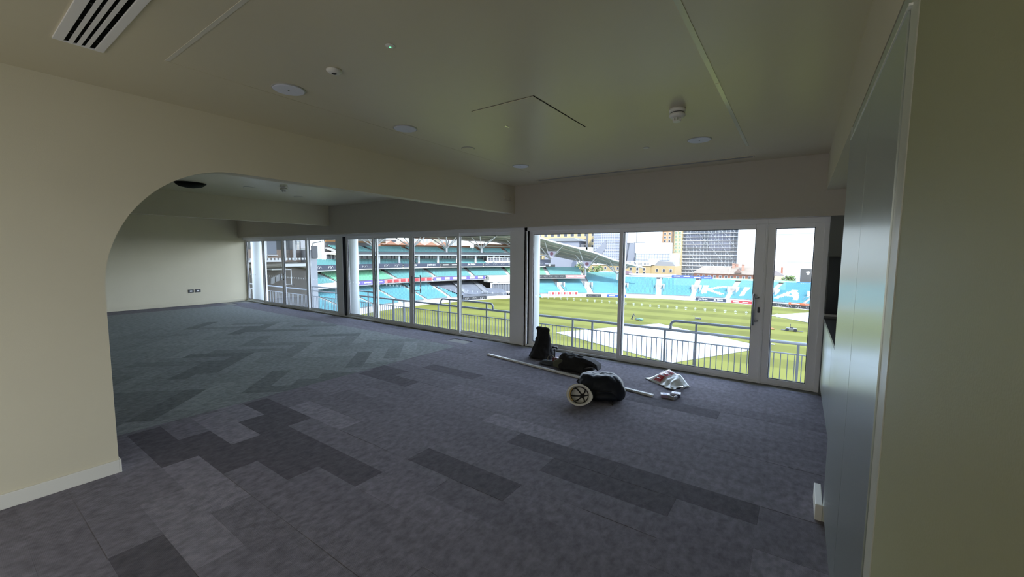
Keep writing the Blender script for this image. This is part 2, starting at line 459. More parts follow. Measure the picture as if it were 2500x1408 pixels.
# bay 1
w1 = outer('window_1', -14.98, -9.24, 0.12, 0.20)
box('jamb_shadow_gap', gasket, -14.86, -14.80, YF + 0.02, YF + 0.11, 0.03, 1.975, w1)
sash(w1, -14.80, -13.40, yb, 0.16, 0.05); sash(w1, -13.46, -12.20, ya, 0.10, 0.06)
s = sash(w1, -12.20, -10.86, ya, 0.05, 0.09); sash(w1, -10.93, -9.44, yb, 0.05, 0.16)
# bay 2
w2 = outer('window_2', -9.24, -3.80, 0.02, 0.36)
box('jamb_shadow_gap', gasket, -9.22, -9.17, YF + 0.02, YF + 0.11, 0.03, 1.975, w2)
sash(w2, -9.17, -7.95, yb, 0.08, 0.05); p21 = sash(w2, -8.06, -6.74, ya, 0.055, 0.06)
p22 = sash(w2, -6.735, -5.37, ya, 0.06, 0.055); sash(w2, -5.45, -4.16, yb, 0.055, 0.02)
box('cover_strip', white, -3.90, -3.86, YF - 0.012, YF, 0.0, 2.03, w2)
# bay 3
w3 = outer('window_3', -3.86, -0.335, 0.03, 0.02)
box('jamb_shadow_gap', gasket, -3.83, -3.80, YF + 0.02, YF + 0.11, 0.03, 1.975, w3)
sash(w3, -3.80, -2.12, yb, 0.075, 0.05); p32 = sash(w3, -2.19, -0.355, ya, 0.055, 0.10, rt_=0.055)
# narrow glazed door on the right
d1 = struct(MB().box(-0.335, 0.262, YF, YF + 0.12, 1.975, 2.035).box(-0.335, -0.325, YF, YF + 0.12, 0, 1.975).box(0.215, 0.262, YF, YF + 0.12, 0, 1.975).box(-0.325, 0.215, YF + 0.01, YF + 0.12, 0, 0.02).build('door_1', white, bevel=0.003))
sash(d1, -0.3252, 0.2155, ya, 0.075, 0.085, zb=0.022, rb=0.055, name='door_leaf')

def pull(parent, x, z0, z1, y, m, flip=1, r=0.013):
    h = MB().tube([(x, y - 0.075, z0), (x, y - 0.075, z1)], r, 10)
    for z in (z0 + 0.05, z1 - 0.05): h.tube([(x, y - 0.075, z), (x + flip * 0.045, y + 0.0, z)], r * 0.75, 8)
    return h.build('pull_handle', m, parent, smooth=True)
pull(p32, -0.435, 0.73, 1.12, ya, steel)
box('lock_cylinder', dgrey, -0.395, -0.37, ya - 0.012, ya, 0.885, 0.955, p32, bevel=0.006)
for px, fl in ((-6.83, 1), (-6.60, -1)):
    h = MB().tube([(px, ya + 0.13, 0.74), (px, ya + 0.13, 1.12)], 0.013, 10)
    for z in (0.79, 1.07): h.tube([(px, ya + 0.13, z), (px + fl * 0.07, ya + 0.04, z)], 0.009, 8)
    h.build('outer_pull_handle', steel, p21 if fl == 1 else p22, smooth=True)
box('lock_cylinder', dgrey, -6.80, -6.77, ya - 0.012, ya, 0.89, 0.94, p21, bevel=0.005)
box('flush_pull', steel, -6.72, -6.70, ya - 0.012, ya, 0.74, 1.10, p22, bevel=0.003)
for z in (0.78, 0.92, 1.05): box('lock_cylinder', dgrey, -12.19, -12.165, ya - 0.012, ya, z, z + 0.045, s, bevel=0.005)

# ------------------------------------------------------------------ right hand joinery
tc_ = thing('tall_cupboard', 'tall brushed metal cupboard with two doors beside the near right wall', 'cupboard', (0.5, 2.2, 0))
def add(o): rel(tc_, o); return o
add(MB().box(XR + 0.012, 0.9, 1.485, 2.995, 0.10, 2.31).build('carcass', mat('cupboard_carcass', (0.03, 0.035, 0.03), 0.5)))
add(MB().box(XR - 0.004, 0.9, 2.995, 3.015, 0.0, 2.31).build('end_panel', mat('end_panel_edge', (0.62, 0.64, 0.56), 0.4)))
add(MB().box(XR - 0.002, 0.9, 1.387, 1.483, 0.0, 2.31).build('filler_panel', mat('filler_laminate', (0.55, 0.55, 0.46), 0.35)))
for y0, y1 in ((1.488, 2.156), (2.164, 2.990)):
    add(MB().box(XR - 0.006, XR + 0.012, y0, y1, 0.10, 2.226).build('door', metald))
add(MB().box(XR + 0.002, XR + 0.012, 1.488, 2.99, 2.240, 2.31).build('top_rail', metald))
add(MB().box(XR - 0.010, XR + 0.010, 1.46, 2.94, 2.2265, 2.2325).build('gap_light_strip', mat('gap_light_white', (0.92, 0.92, 0.85), 0.4)))  # pale strip painted for the light along the gap above the doors
add(MB().box(XR + 0.02, 0.9, 1.485, 2.995, 0.0, 0.10).build('plinth', mat('plinth_laminate', (0.33, 0.34, 0.27), 0.5)))
struct(MB().box(XR - 0.042, XR - 0.005, 2.99, 3.28, 0, 0.10).build('baseboard_right', white_t, bevel=0.003))
lc = thing('low_cupboard', 'low metal fronted kitchen cupboard with dark worktop next to the narrow glazed door', 'cupboard', (0.6, 4.4, 0))
def addl(o): rel(lc, o); return o
addl(MB().box(0.285, 0.94, 3.02, 5.78, 0.08, 0.86).build('carcass', mat('low_carcass', (0.03, 0.032, 0.028), 0.5)))
for i in range(4):
    y0 = 3.03 + i * 0.69
    addl(MB().box(0.268, 0.284, y0, y0 + 0.683, 0.10, 0.86).build('door', metald, bevel=0.0015))
addl(MB().box(0.33, 0.94, 3.02, 5.78, 0.0, 0.08).build('plinth', dgrey))
addl(MB().box(0.262, 0.94, 3.02, 5.79, 0.86, 0.89).build('worktop', mat('dark_worktop', (0.03, 0.032, 0.035), 0.3)))
sp = tag(MB().box(0.27, 0.93, 5.765, 5.798, 0.945, 1.585).build('splashback', mat('splashback_glass', (0.012, 0.014, 0.02), 0.18)), 'tall black glossy splashback panel on the return wall above the dark worktop', 'splashback')
tag(MB().box(0.262, 0.93, 5.73, 5.798, 0.922, 0.944).build('ledge', mat('grey_ledge', (0.4, 0.4, 0.4), 0.4)), 'thin grey ledge strip just under the black splashback', 'ledge')

# ------------------------------------------------------------------ ceiling fittings
def disc(name, label, cat, x, y, r, h, m, group=None, extra=None):
    t = thing(name, label, cat, (x, y, CH), group)
    o = MB().lathe([(0.001, -h), (r * 0.93, -h), (r, -h * 0.4), (r, 0)], n=40).build('grille' if 'speaker' in name else 'plate', m, t, smooth=False)
    rim = MB().lathe([(r * 0.99, -h * 0.7), (r * 1.035, -h * 0.5), (r * 1.035, 0), (r * 0.99, 0)], n=40).build('rim', mat('rim_grey', (0.45, 0.45, 0.44), 0.5), t)
    if extra: extra(t)
    return t
def centre_dot(t): MB().lathe([(0.001, -0.0125), (0.006, -0.0125), (0.006, -0.008)], n=12).build('steel_dot', steel, t)  # small steel disc at the centre of the grille
disc('ceiling_speaker', 'round pale grille ceiling speaker nearest the slotted air vent', 'speaker', -2.93, 1.50, 0.102, 0.010, grille, 'round ceiling speakers', centre_dot)
disc('ceiling_speaker', 'round pale grille ceiling speaker between the first speaker and blank plate', 'speaker', -2.96, 2.54, 0.102, 0.010, grille, 'round ceiling speakers')
disc('ceiling_speaker', 'round pale ceiling speaker in the corner of beam and window bulkhead', 'speaker', -2.98, 4.43, 0.102, 0.010, grille, 'round ceiling speakers', centre_dot)
disc('ceiling_speaker', 'round pale ceiling speaker near the smoke detector and right ceiling channel', 'speaker', -0.86, 4.38, 0.105, 0.010, grille, 'round ceiling speakers', centre_dot)
disc('blanking_plate', 'small round paint coloured blanking plate on ceiling between two speakers', 'plate', -2.96, 3.39, 0.068, 0.008, ceilp)
disc('ceiling_sensor', 'tiny round flush sensor in ceiling beside the right window speaker', 'sensor', -1.38, 4.40, 0.032, 0.006, plast)
t = thing('motion_sensor', 'round white motion sensor with dark centre on ceiling', 'sensor', (-2.40, 1.51, CH))
MB().lathe([(0.022, -0.020), (0.034, -0.016), (0.046, -0.006), (0.046, 0)], n=32).build('housing', plast, t, smooth=True)
MB().lathe([(0.001, -0.024), (0.012, -0.023), (0.020, -0.017)], n=20).build('lens', dgrey, t, smooth=True)
t = thing('emergency_light', 'tiny round ceiling fitting with a glowing green dot', 'light', (-1.87, 1.51, CH))
MB().lathe([(0.001, -0.008), (0.016, -0.008), (0.026, -0.003), (0.026, 0)], n=24).build('housing', plast, t)
MB().lathe([(0.001, -0.011), (0.005, -0.010), (0.006, -0.007)], n=12).build('indicator', emis('green_led', (0.15, 0.9, 0.35), 1.0), t)
def smoke(x, y, label, s=1.0):
    t = thing('smoke_detector', label, 'detector', (x, y, CH))
    MB().lathe([(0.045 * s, -0.028 * s), (0.058 * s, -0.024 * s), (0.060 * s, 0)], n=32).build('mounting_base', plast, t, smooth=True)
    MB().lathe([(0.035 * s, -0.036 * s), (0.048 * s, -0.034 * s), (0.048 * s, -0.028 * s)], n=32).build('dark_gap', dgrey, t)
    MB().lathe([(0.036 * s, -0.070 * s), (0.054 * s, -0.062 * s), (0.060 * s, -0.050 * s), (0.056 * s, -0.036 * s)], n=32).build('body', plast, t, smooth=True)
    v = MB()
    for i in range(8):
        a = 2 * pi * i / 8; v.bar((0.028 * s * cos(a), 0.028 * s * sin(a), -0.070 * s), (0.028 * s * cos(a), 0.028 * s * sin(a), -0.092 * s), 0.007 * s)
    v.build('vent_posts', plast, t)
    MB().lathe([(0.001, -0.098 * s), (0.028 * s, -0.096 * s), (0.031 * s, -0.090 * s), (0.001, -0.090 * s)], n=24).build('cap', plast, t)
smoke(-0.83, 3.38, 'white smoke detector hanging from ceiling near the right channel light')
smoke(-7.28, 3.58, 'small white smoke detector on the ceiling of the further room')
for x, y, lb in ((-8.36, 4.4, 'faint flush disc on the far room ceiling towards the windows'), (-7.9, 3.3, 'faint flush disc on the far room ceiling beside its smoke detector')):
    disc('blanking_plate', lb, 'plate', x, y, 0.09, 0.006, ceilp)
t = thing('ceiling_fitting', 'dark round fitting hanging just below the far room ceiling by the arch', 'fitting', (-8.25, 2.56, CH))
MB().lathe([(0.001, -0.075), (0.06, -0.074), (0.15, -0.055), (0.19, -0.03), (0.20, 0.0)], n=36).build('dark_bowl', mat('dark_fitting', (0.006, 0.008, 0.006), 0.7, spec=0.1), t, smooth=True)
MB().lathe([(0.196, -0.010), (0.215, -0.008), (0.215, 0.0), (0.196, 0)], n=36).build('rim', MATS['dark_fitting'], t)
# beam sounder
t = thing('beam_sensor', 'small two part white sensor box on the beam near the window bulkhead', 'sensor', (XL, 5.53, 2.49))
MB().box(0, 0.02, -0.13, 0.02, -0.03, 0.03).build('housing', paint, t, bevel=0.004)
MB().box(0, 0.028, 0.035, 0.10, -0.03, 0.03).build('side_module', paint, t, bevel=0.004)
# hatch
t = thing('access_hatch', 'square flush ceiling access hatch with a dark gap and small bright catch', 'hatch', (-1.89, 2.965, CH))
MB().box(-0.283, 0.283, -0.425, 0.425, -0.004, 0).build('hatch_panel', ceilp, t)
g = MB().box(0.284, 0.290, -0.43, 0.43, -0.0025, 0).box(-0.288, -0.284, -0.43, 0.43, -0.001, 0).box(-0.284, 0.284, -0.43, -0.4265, -0.001, 0).box(-0.284, 0.284, 0.4265, 0.43, -0.001, 0)
g.build('shadow_gap', blackm, t)
MB().box(-0.278, -0.262, 0.0, 0.055, -0.008, -0.004).build('catch', mat('bright_catch', (0.9, 0.9, 0.85), 0.2, metal=0.5), t)
# recessed channel forming a rectangle
t = thing('channel_light', 'long thin rectangular light channel set flush in the main ceiling', 'light', (0, 0, CH))
lm = mat('channel_diffuser', (0.72, 0.74, 0.62), 0.12)
MB().box(-0.515, -0.488, 0.875, 4.9, -0.0025, 0).build('channel', lm, t)
MB().box(-3.115, -3.105, 0.875, 4.9, -0.0015, 0).build('channel', ceilp, t)
MB().box(-3.10, -0.515, 0.875, 0.895, -0.002, 0).build('channel', mat('channel_cover', (0.68, 0.65, 0.56), 0.4), t)
MB().box(-0.5155, -0.4875, 3.02, 3.03, -0.0035, -0.0025).build('joint', ceilp, t)
# linear vent
t = thing('linear_vent', 'long narrow linear vent in ceiling along the window bulkhead', 'vent', (-1.91, 5.44, CH))
f = MB().box(-1.43, 1.43, -0.06, -0.045, -0.006, 0).box(-1.43, 1.43, 0.045, 0.06, -0.006, 0).box(-1.43, -1.415, -0.045, 0.045, -0.006, 0).box(1.415, 1.43, -0.045, 0.045, -0.006, 0)
f.build('frame', ceilp, t)
for i in range(3): MB().box(-1.415, 1.415, -0.036 + i * 0.028, -0.020 + i * 0.028, -0.004, -0.001).build('slat', mat('vent_slat', (0.36, 0.36, 0.35), 0.5), t)
MB().box(-1.415, 1.415, -0.045, 0.045, -0.001, 0).build('backing', dgrey, t)
# near slotted vent
t = thing('air_vent', 'large white slotted air vent in ceiling with four dark slots', 'vent', (-2.55, 0.55, CH))
f = MB(); L0, L1 = -0.71, 0.75
f.box(L0, L1, -0.100, -0.060, -0.008, 0).box(L0, L1, 0.058, 0.094, -0.008, 0).box(L0, L0 + 0.012, -0.060, 0.058, -0.008, 0).box(L1 - 0.012, L1, -0.060, 0.058, -0.008, 0)
f.build('frame', mat('vent_white', (0.86, 0.84, 0.84), 0.4), t, bevel=0.0015)
for i in range(3): MB().box(L0 + 0.012, L1 - 0.012, -0.042 + i * 0.031, -0.0265 + i * 0.031, -0.0078, -0.001).build('slat', MATS['vent_white'], t)
MB().box(L0 + 0.012, L1 - 0.012, -0.060, 0.058, -0.0010, -0.0003).build('backing', mat('vent_void', (0.004, 0.005, 0.004), 0.9, spec=0.05), t)
for i in range(4):
    for k in range(6): MB().box(L0 + 0.14 + k * 0.22, L0 + 0.146 + k * 0.22, -0.056 + i * 0.031, -0.044 + i * 0.031, -0.003, -0.001).build('screw_tab', dgrey, t)

# wall socket on far wall
t = thing('wall_socket', 'double black socket plate low on the far end wall by the windows', 'socket', (XF, 4.52, 0.42))
for k in (0, 1):
    MB().box(0.0, 0.010, -0.17 + k * 0.17, -0.03 + k * 0.17, -0.045, 0.045).build('socket_plate', dgrey, t, bevel=0.004)
    MB().box(0.010, 0.014, -0.13 + k * 0.17, -0.07 + k * 0.17, -0.02, 0.02).build('rocker', white, t)

# ================================================================== THINGS ON THE FLOOR
# white trunking length
def length_of_trunking():
    a = V((-3.94, 4.98, 0)); b = V((-1.27, 4.60, 0)); d = (b - a); L = d.length; ang = atan2(d.y, d.x)
    t = thing('trunking_length', 'long white plastic trunking length lying across the carpet', 'trunking', a)
    t.rotation_euler = (0, 0, ang)
    MB().box(0, L, -0.022, 0.022, 0.0, 0.022).build('channel', mat('trunking_white', (0.80, 0.80, 0.80), 0.35), t, bevel=0.002)
    MB().box(0, L, -0.012, -0.009, 0.022, 0.0235).box(0, L, 0.008, 0.011, 0.022, 0.0235).build('ridge', mat('trunking_groove', (0.25, 0.25, 0.26), 0.5), t)
length_of_trunking()

def blob(name, m, rings, parent=None, seg=20, sub=1, jitter=0.0, freq=9.0, tex=None):
    """rings: list of (cx, cy, z, rx, ry[, power]) stacked; superellipse cross sections"""
    mb = MB(); vs = []
    for ring in rings:
        cx, cy, z, rx, ry = ring[:5]; pw = ring[5] if len(ring) > 5 else 2.0
        for j in range(seg):
            a = 2 * pi * j / seg; c, s_ = cos(a), sin(a)
            x = math.copysign(abs(c) ** (2 / pw), c) * rx; y = math.copysign(abs(s_) ** (2 / pw), s_) * ry
            k = 1 + jitter * (sin(a * 5 + z * freq) * 0.5 + sin(a * 9 - z * freq * 1.7 + 1) * 0.3 + random.uniform(-0.3, 0.3))
            vs.append((cx + x * k, cy + y * k, z))
    mb.v = vs
    for i in range(len(rings) - 1):
        for j in range(seg):
            a = i * seg + j; b = i * seg + (j + 1) % seg; mb.f.append((a, b, b + seg, a + seg))
    mb.f.append(tuple(range(seg))[::-1]); mb.f.append(tuple((len(rings) - 1) * seg + j for j in range(seg)))
    o = mb.build(name, m, parent, smooth=True)
    md = o.modifiers.new('sub', 'SUBSURF'); md.levels = sub; md.render_levels = sub
    if tex:
        tx = bpy.data.textures.new(name, 'CLOUDS'); tx.noise_scale = tex[0]; tx.noise_depth = 2
        dm = o.modifiers.new('wrinkle', 'DISPLACE'); dm.texture = tx; dm.strength = tex[1]; dm.mid_level = 0.55; dm.texture_coords = 'LOCAL'
    return o
cloth_b = mat('black_cloth', (0.009, 0.009, 0.011), 0.9, bump=0.6, bscale=25)
# upright black sack
t = thing('cloth_sack', 'tall black cloth sack standing upright against the window frame', 'sack', (-3.17, 5.33, 0))
blob('sack_body', cloth_b, [(0, 0, 0.0, 0.215, 0.15, 2.6), (0.0, 0.0, 0.03, 0.20, 0.14, 2.6), (0.0, 0.01, 0.13, 0.165, 0.115), (0.005, 0.02, 0.22, 0.135, 0.09), (0.01, 0.03, 0.31, 0.122, 0.07),
     (0.015, 0.035, 0.39, 0.118, 0.06), (0.0, 0.045, 0.45, 0.122, 0.045), (-0.01, 0.05, 0.475, 0.100, 0.028)], t, seg=26, sub=2, jitter=0.07, tex=(0.09, 0.045))
blob('side_fold', cloth_b, [(0.16, 0.02, 0.0, 0.06, 0.07), (0.155, 0.02, 0.08, 0.05, 0.06), (0.12, 0.03, 0.20, 0.035, 0.04), (0.095, 0.035, 0.30, 0.012, 0.014)], t, seg=12, jitter=0.05)
# flat grey cap
t = thing('knitted_hat', 'folded flat grey woolly hat lying in front of the black sack', 'hat', (-2.90, 5.07, 0))
gh = mat('grey_wool', (0.055, 0.062, 0.072), 0.95, bump=0.5, bscale=120)
blob('hat_body', gh, [(0, 0, 0.0, 0.11, 0.06), (0, 0, 0.015, 0.125, 0.068), (0.0, 0.0, 0.038, 0.12, 0.06), (-0.015, 0.005, 0.055, 0.08, 0.035), (-0.02, 0.005, 0.06, 0.03, 0.015)], t, seg=18, jitter=0.04)
rr = MB().tube([(0.125 * cos(a), -0.004 + 0.068 * sin(a), 0.016 + 0.004 * sin(3 * a)) for a in [i * pi / 14 - pi for i in range(15)]], 0.011, 8).build('hat_brim', gh, t, smooth=True)
# hammer
t = thing('hammer', 'hammer standing up with its dark handle out of the tool bag mouth', 'hammer', (-2.83, 5.16, 0))
MB().tube([(-0.02, 0, 0.05), (-0.02, 0, 0.215)], [0.012, 0.014], 8).build('handle', blackm, t, smooth=True)
MB().tube([(-0.055, 0, 0.235), (-0.03, 0, 0.238), (0.0, 0, 0.238), (0.025, 0, 0.235)], [0.017, 0.013, 0.015, 0.018], 10).build('hammer_head', mat('dark_hammer_steel', (0.03, 0.03, 0.04), 0.4, metal=0.6), t, smooth=True)
MB().tube([(-0.02, 0, 0.02), (-0.02, 0, 0.09)], 0.020, 8).build('grip_collar', mat('dull_red_grip', (0.12, 0.012, 0.012), 0.6), t, smooth=True)
# tool bag, open, lying
t = thing('tool_bag', 'slumped black tool bag with open pocket between hammer and backpack', 'bag', (-2.45, 5.05, 0))
tb = mat('black_canvas', (0.010, 0.010, 0.011), 0.85, bump=0.5, bscale=40)
blob('bag_body', tb, [(0, -0.02, 0.0, 0.26, 0.15, 2.5), (0, -0.02, 0.05, 0.285, 0.165, 2.4), (-0.01, -0.01, 0.12, 0.27, 0.145), (-0.02, 0.0, 0.18, 0.225, 0.11), (-0.05, 0.0, 0.215, 0.14, 0.06), (-0.06, 0.0, 0.225, 0.06, 0.03)], t, seg=26, sub=2, jitter=0.045, tex=(0.11, 0.06))
MB().prism([(0.10, 0.15), (0.27, 0.125), (0.36, 0.06), (0.345, 0.14), (0.27, 0.175), (0.12, 0.21)], lambda a, b: (a, -0.10, b), lambda a, b: (a, 0.05, b)).build('bag_flap', tb, t, bevel=0.015)
MB().prism([(-0.30, 0.02), (-0.20, 0.0), (-0.12, 0.06), (-0.14, 0.14), (-0.24, 0.14), (-0.31, 0.09)], lambda a, b: (a, -0.12, b), lambda a, b: (a, -0.04, b)).build('pouch', mat('khaki_pouch', (0.10, 0.105, 0.075), 0.85), t, bevel=0.02)
for dx in (0, 0.05):
    MB().tube([(0.18 + dx * 0.3, -0.13, 0.03 + dx), (0.24, -0.165, 0.055 + dx), (0.29, -0.12, 0.06 + dx), (0.31, -0.03, 0.055 + dx)], 0.007, 6).build('zip_edge', mat('zip_grey', (0.12, 0.12, 0.13), 0.35), t, smooth=True)
# cable coil and tools at bag mouth
t = thing('cable_loop', 'loop of thin tan cable beside the hammer handle', 'cable', (-2.85, 5.06, 0))
MB().tube([(0.055 * cos(a), 0.01 * sin(2 * a), 0.075 + 0.07 * sin(a)) for a in [2 * pi * i / 20 for i in range(21)]], 0.0045, 6, cap=False).build('loop', mat('tan_cable', (0.30, 0.25, 0.17), 0.5), t, smooth=True)
MB().tube([(0.03, 0, 0.004), (0.0, -0.02, 0.004), (-0.05, -0.01, 0.06)], 0.004, 6).build('tail', MATS['tan_cable'], t, smooth=True)
t = thing('cable_drum', 'small dark red tool case under the hammer handle', 'case', (-2.79, 5.11, 0))
MB().box(-0.05, 0.05, -0.035, 0.035, 0.0, 0.11).build('case_body', mat('dark_red_case', (0.10, 0.014, 0.014), 0.5), t, bevel=0.01)
tw = MB()
for i in range(5): tw.tube([(0.03 + i * 0.028, -0.02, 0.125 - 0.002 * i), (0.045 + i * 0.028, 0.02, 0.140)], 0.006, 6)
tw.build('driver_bits', mat('white_bits', (0.6, 0.5, 0.5), 0.4), t)
# backpack
t = thing('backpack', 'plump dark navy backpack lying on the carpet beside the hard hat', 'backpack', (-1.74, 4.24, 0))
t.rotation_euler = (0, 0, rad(22))
bpk = mat('navy_nylon', (0.007, 0.010, 0.018), 0.5, bump=0.7, bscale=9, spec=0.3)
blob('pack_body', bpk, [(0, 0, 0.0, 0.21, 0.16, 3.6), (0, 0, 0.025, 0.25, 0.185, 3.8), (0.0, 0.0, 0.10, 0.262, 0.19, 3.6), (0.0, 0.01, 0.17, 0.25, 0.175, 3.4), (-0.01, 0.02, 0.225, 0.225, 0.15, 3.2), (-0.02, 0.03, 0.262, 0.18, 0.11, 2.8), (-0.03, 0.03, 0.27, 0.07, 0.04)], t, seg=36, sub=2, jitter=0.02, tex=(0.13, 0.05))
MB().tube([(0.245 * cos(a), 0.176 * sin(a) - 0.004, 0.125) for a in [rad(200 + 14 * i) for i in range(13)]], 0.006, 6).build('zip', blackm, t, smooth=True)
MB().tube([(0.25 * cos(a), 0.184 * sin(a), 0.07) for a in [rad(215 + 12 * i) for i in range(11)]], 0.009, 6).build('piping', bpk, t, smooth=True)
blob('front_pocket', bpk, [(0.02, -0.14, 0.012, 0.15, 0.05, 2.6), (0.02, -0.155, 0.05, 0.17, 0.055, 2.6), (0.02, -0.15, 0.10, 0.15, 0.045, 2.4), (0.02, -0.14, 0.12, 0.1, 0.02)], t, seg=18, jitter=0.04)
MB().prism([(0, 0), (0.045, 0), (0.045, 0.012), (0, 0.012)], lambda a, b: (-0.215 + a, -0.10, 0.165 + b), lambda a, b: (-0.185 + a, -0.04, 0.215 + b)).build('carry_tag', mat('pale_tag', (0.5, 0.5, 0.48), 0.5), t)
MB().tube([(-0.23, 0.05, 0.10), (-0.27, 0.03, 0.15), (-0.25, -0.03, 0.19), (-0.20, -0.04, 0.19)], 0.011, 8).build('strap', blackm, t, smooth=True)
MB().tube([(0.10, -0.17, 0.03), (0.13, -0.205, 0.012), (0.12, -0.235, 0.008)], 0.009, 6).build('strap', blackm, t, smooth=True)
# hard hat, lying open side towards the room
t = thing('hard_hat', 'white hard hat lying on its side showing the black harness inside', 'hard hat', (-1.835, 3.86, 0.114))
hm = V((0.05, -1.0, 0.42)).normalized()           # direction the opening faces
xq = V((1, 0.35, -0.12)); xq = (xq - hm * xq.dot(hm)).normalized(); yq = hm.cross(xq)
R = M(((xq.x, yq.x, hm.x), (xq.y, yq.y, hm.y), (xq.z, yq.z, hm.z)))
whs = mat('white_shell', (0.80, 0.79, 0.75), 0.3); prof = []
outer_p = [(0.006, -0.125), (0.045, -0.118), (0.080, -0.092), (0.100, -0.055), (0.108, -0.015), (0.124, 0.0), (0.126, 0.005), (0.108, 0.003), (0.101, -0.010), (0.094, -0.052), (0.075, -0.086), (0.042, -0.112), (0.004, -0.118)]
sh_ = MB(); n = 36
for r_, z_ in outer_p:
    for j in range(n):
        a = 2 * pi * j / n
        k = 1.0 + (0.16 * max(0, cos(a)) ** 4 if r_ > 0.107 and z_ > -0.012 else 0)
        sh_.v.append(tuple(R @ V((r_ * 1.1 * cos(a) * k, r_ * 0.92 * sin(a), z_))))
for i in range(len(outer_p) - 1):
    for j in range(n):
        a = i * n + j; b = i * n + (j + 1) % n; sh_.f.append((a, b, b + n, a + n))
sh_.build('shell', whs, t, smooth=True)
hb = MB().tube([tuple(R @ V((0.098 * cos(a), 0.082 * sin(a), -0.022))) for a in [2 * pi * i / 30 for i in range(31)]], 0.0045, 8, cap=False)
hb.build('headband', blackm, t, smooth=True)
MB().tube([tuple(R @ V((0.100 * cos(a), 0.084 * sin(a), -0.004))) for a in [rad(140 + 8 * i) for i in range(13)]], 0.006, 8).build('sweatband', mat('tan_sweatband', (0.55, 0.38, 0.13), 0.6), t, smooth=True)
for q in (15, 62, 128):
    aa = rad(q); pp = []
    for i in range(13):
        e = -1 + 2 * i / 12; rr_ = 0.095 * e; zz = -0.026 - 0.080 * (1 - e * e) ** 0.5 if abs(e) < 1 else -0.020
        pp.append(tuple(R @ V((rr_ * cos(aa), rr_ * sin(aa) * 0.85, zz))))
    sm = MB()
    for i in range(12): sm.bar(pp[i], pp[i + 1], 0.012, 0.003, upv=tuple(hm))
    sm.build('harness_strap', blackm, t)
MB().lathe([(0.001, 0.004), (0.02, 0.004), (0.024, 0), (0.02, -0.003)], c=tuple(R @ V((0, 0, -0.104))), n=16, m=R.to_4x4()).build('harness_hub', blackm, t)
# carrier bag
bagm = mat('white_polythene', (0.66, 0.68, 0.66), 0.3, bump=0.8, bscale=14, coat=0.3)
t = thing('carrier_bag', 'crumpled white plastic carrier bag with red letter squares on the carpet', 'carrier bag', (-1.27, 5.20, 0))
ux = V((0.80, -0.60, 0)); uy = V((0.60, 0.80, 0))
nx_, ny_ = 26, 18; g = MB()
def bagz(u, v):
    e = max(0.0, min(1, 5 * min(u, 1 - u))) * max(0.0, min(1, 3 * v, 9 * (1 - v)))
    return 0.006 + e * (0.020 + 0.075 * v + 0.035 * sin(pi * min(1, u * 1.3)) + 0.006 * sin(14 * u + 5 * v)) + (0.014 * abs(sin(15 * u + 4 * v)) if u > 0.62 else 0.003 * sin(11 * u))
def bagp(u, v, top=True):
    wv_ = 1 + 0.05 * sin(12 * v)
    x = (u - 0.5) * 0.48 * wv_; y = (v - 0.5) * 0.30 * (1 + 0.06 * sin(9 * u))
    p = ux * x + uy * y
    return V((p.x, p.y, bagz(u, v) if top else 0.001))
for i in range(nx_ + 1):
    for j in range(ny_ + 1): g.v.append(tuple(bagp(i / nx_, j / ny_)))
for i in range(nx_):
    for j in range(ny_): a = i * (ny_ + 1) + j; g.f.append((a, a + ny_ + 1, a + ny_ + 2, a + 1))
o = g.build('bag_sheet', bagm, t, smooth=True); md = o.modifiers.new('sol', 'SOLIDIFY'); md.thickness = 0.002
for s_, (c0, c1) in enumerate((((-0.24, 0.10), (-0.15, 0.19)), ((0.15, -0.12), (0.27, -0.02)))):
    hp = []
    for i in range(11):
        a = pi * i / 10; mx_ = V((c0[0], c0[1], 0)).lerp(V((c1[0], c1[1], 0)), i / 10)
        hp.append(ux * (mx_.x + (-0.09 if s_ == 0 else 0.10) * sin(a)) + uy * (mx_.y + 0.03 * sin(a)) + V((0, 0, 0.012 + 0.045 * sin(a))))
    sm = MB()
    for i in range(10): sm.bar(hp[i], hp[i + 1], 0.035, 0.006)
    sm.build('bag_handle', bagm, t)
redm = mat('red_print', (0.45, 0.015, 0.02), 0.35); 
def onbag(u, v, off=0.003): p = bagp(u, v); return p + V((0, 0, off))
uprot = M(((uy.x, -ux.x, 0), (uy.y, -ux.y, 0), (0, 0, 1))).to_euler()
for k, (v0, ch) in enumerate(((0.10, 'F'), (0.40, 'E'), (0.70, 'L'))):
    sq = MB(); N = 6; u0, u1, v1 = 0.30, 0.52, v0 + 0.24
    for i in range(N + 1):
        for j in range(N + 1): sq.v.append(tuple(onbag(u0 + (u1 - u0) * i / N, v0 + (v1 - v0) * j / N, 0.004)))
    for i in range(N):
        for j in range(N): a = i * (N + 1) + j; sq.f.append((a, a + N + 1, a + N + 2, a + 1))
    sq.build('red_square', redm, t)
    lt = bpy.data.curves.new('lettering', 'FONT'); lt.body = ch; lt.size = 0.085; lt.align_x = 'CENTER'; lt.align_y = 'CENTER'; lt.extrude = 0.001; lt.offset = 0.002
    tmp = bpy.data.objects.new('lettering', lt); lme = bpy.data.meshes.new_from_object(tmp); bpy.data.objects.remove(tmp)
    lme.materials.clear(); lme.materials.append(white); lo = bpy.data.objects.new('lettering', lme); COL.objects.link(lo); lo.parent = t
    lo.location = onbag((u0 + u1) / 2, (v0 + v1) / 2, 0.008); lo.rotation_euler = uprot
    bo = MB(); c4 = [onbag(u0 - 0.025, v0 - 0.03, 0.004), onbag(u1 + 0.025, v0 - 0.03, 0.004), onbag(u1 + 0.025, v1 + 0.03, 0.004), onbag(u0 - 0.025, v1 + 0.03, 0.004)]
    for i in range(4): bo.bar(c4[i], c4[(i + 1) % 4], 0.003, 0.002)
    bo.build('square_outline', redm, t)
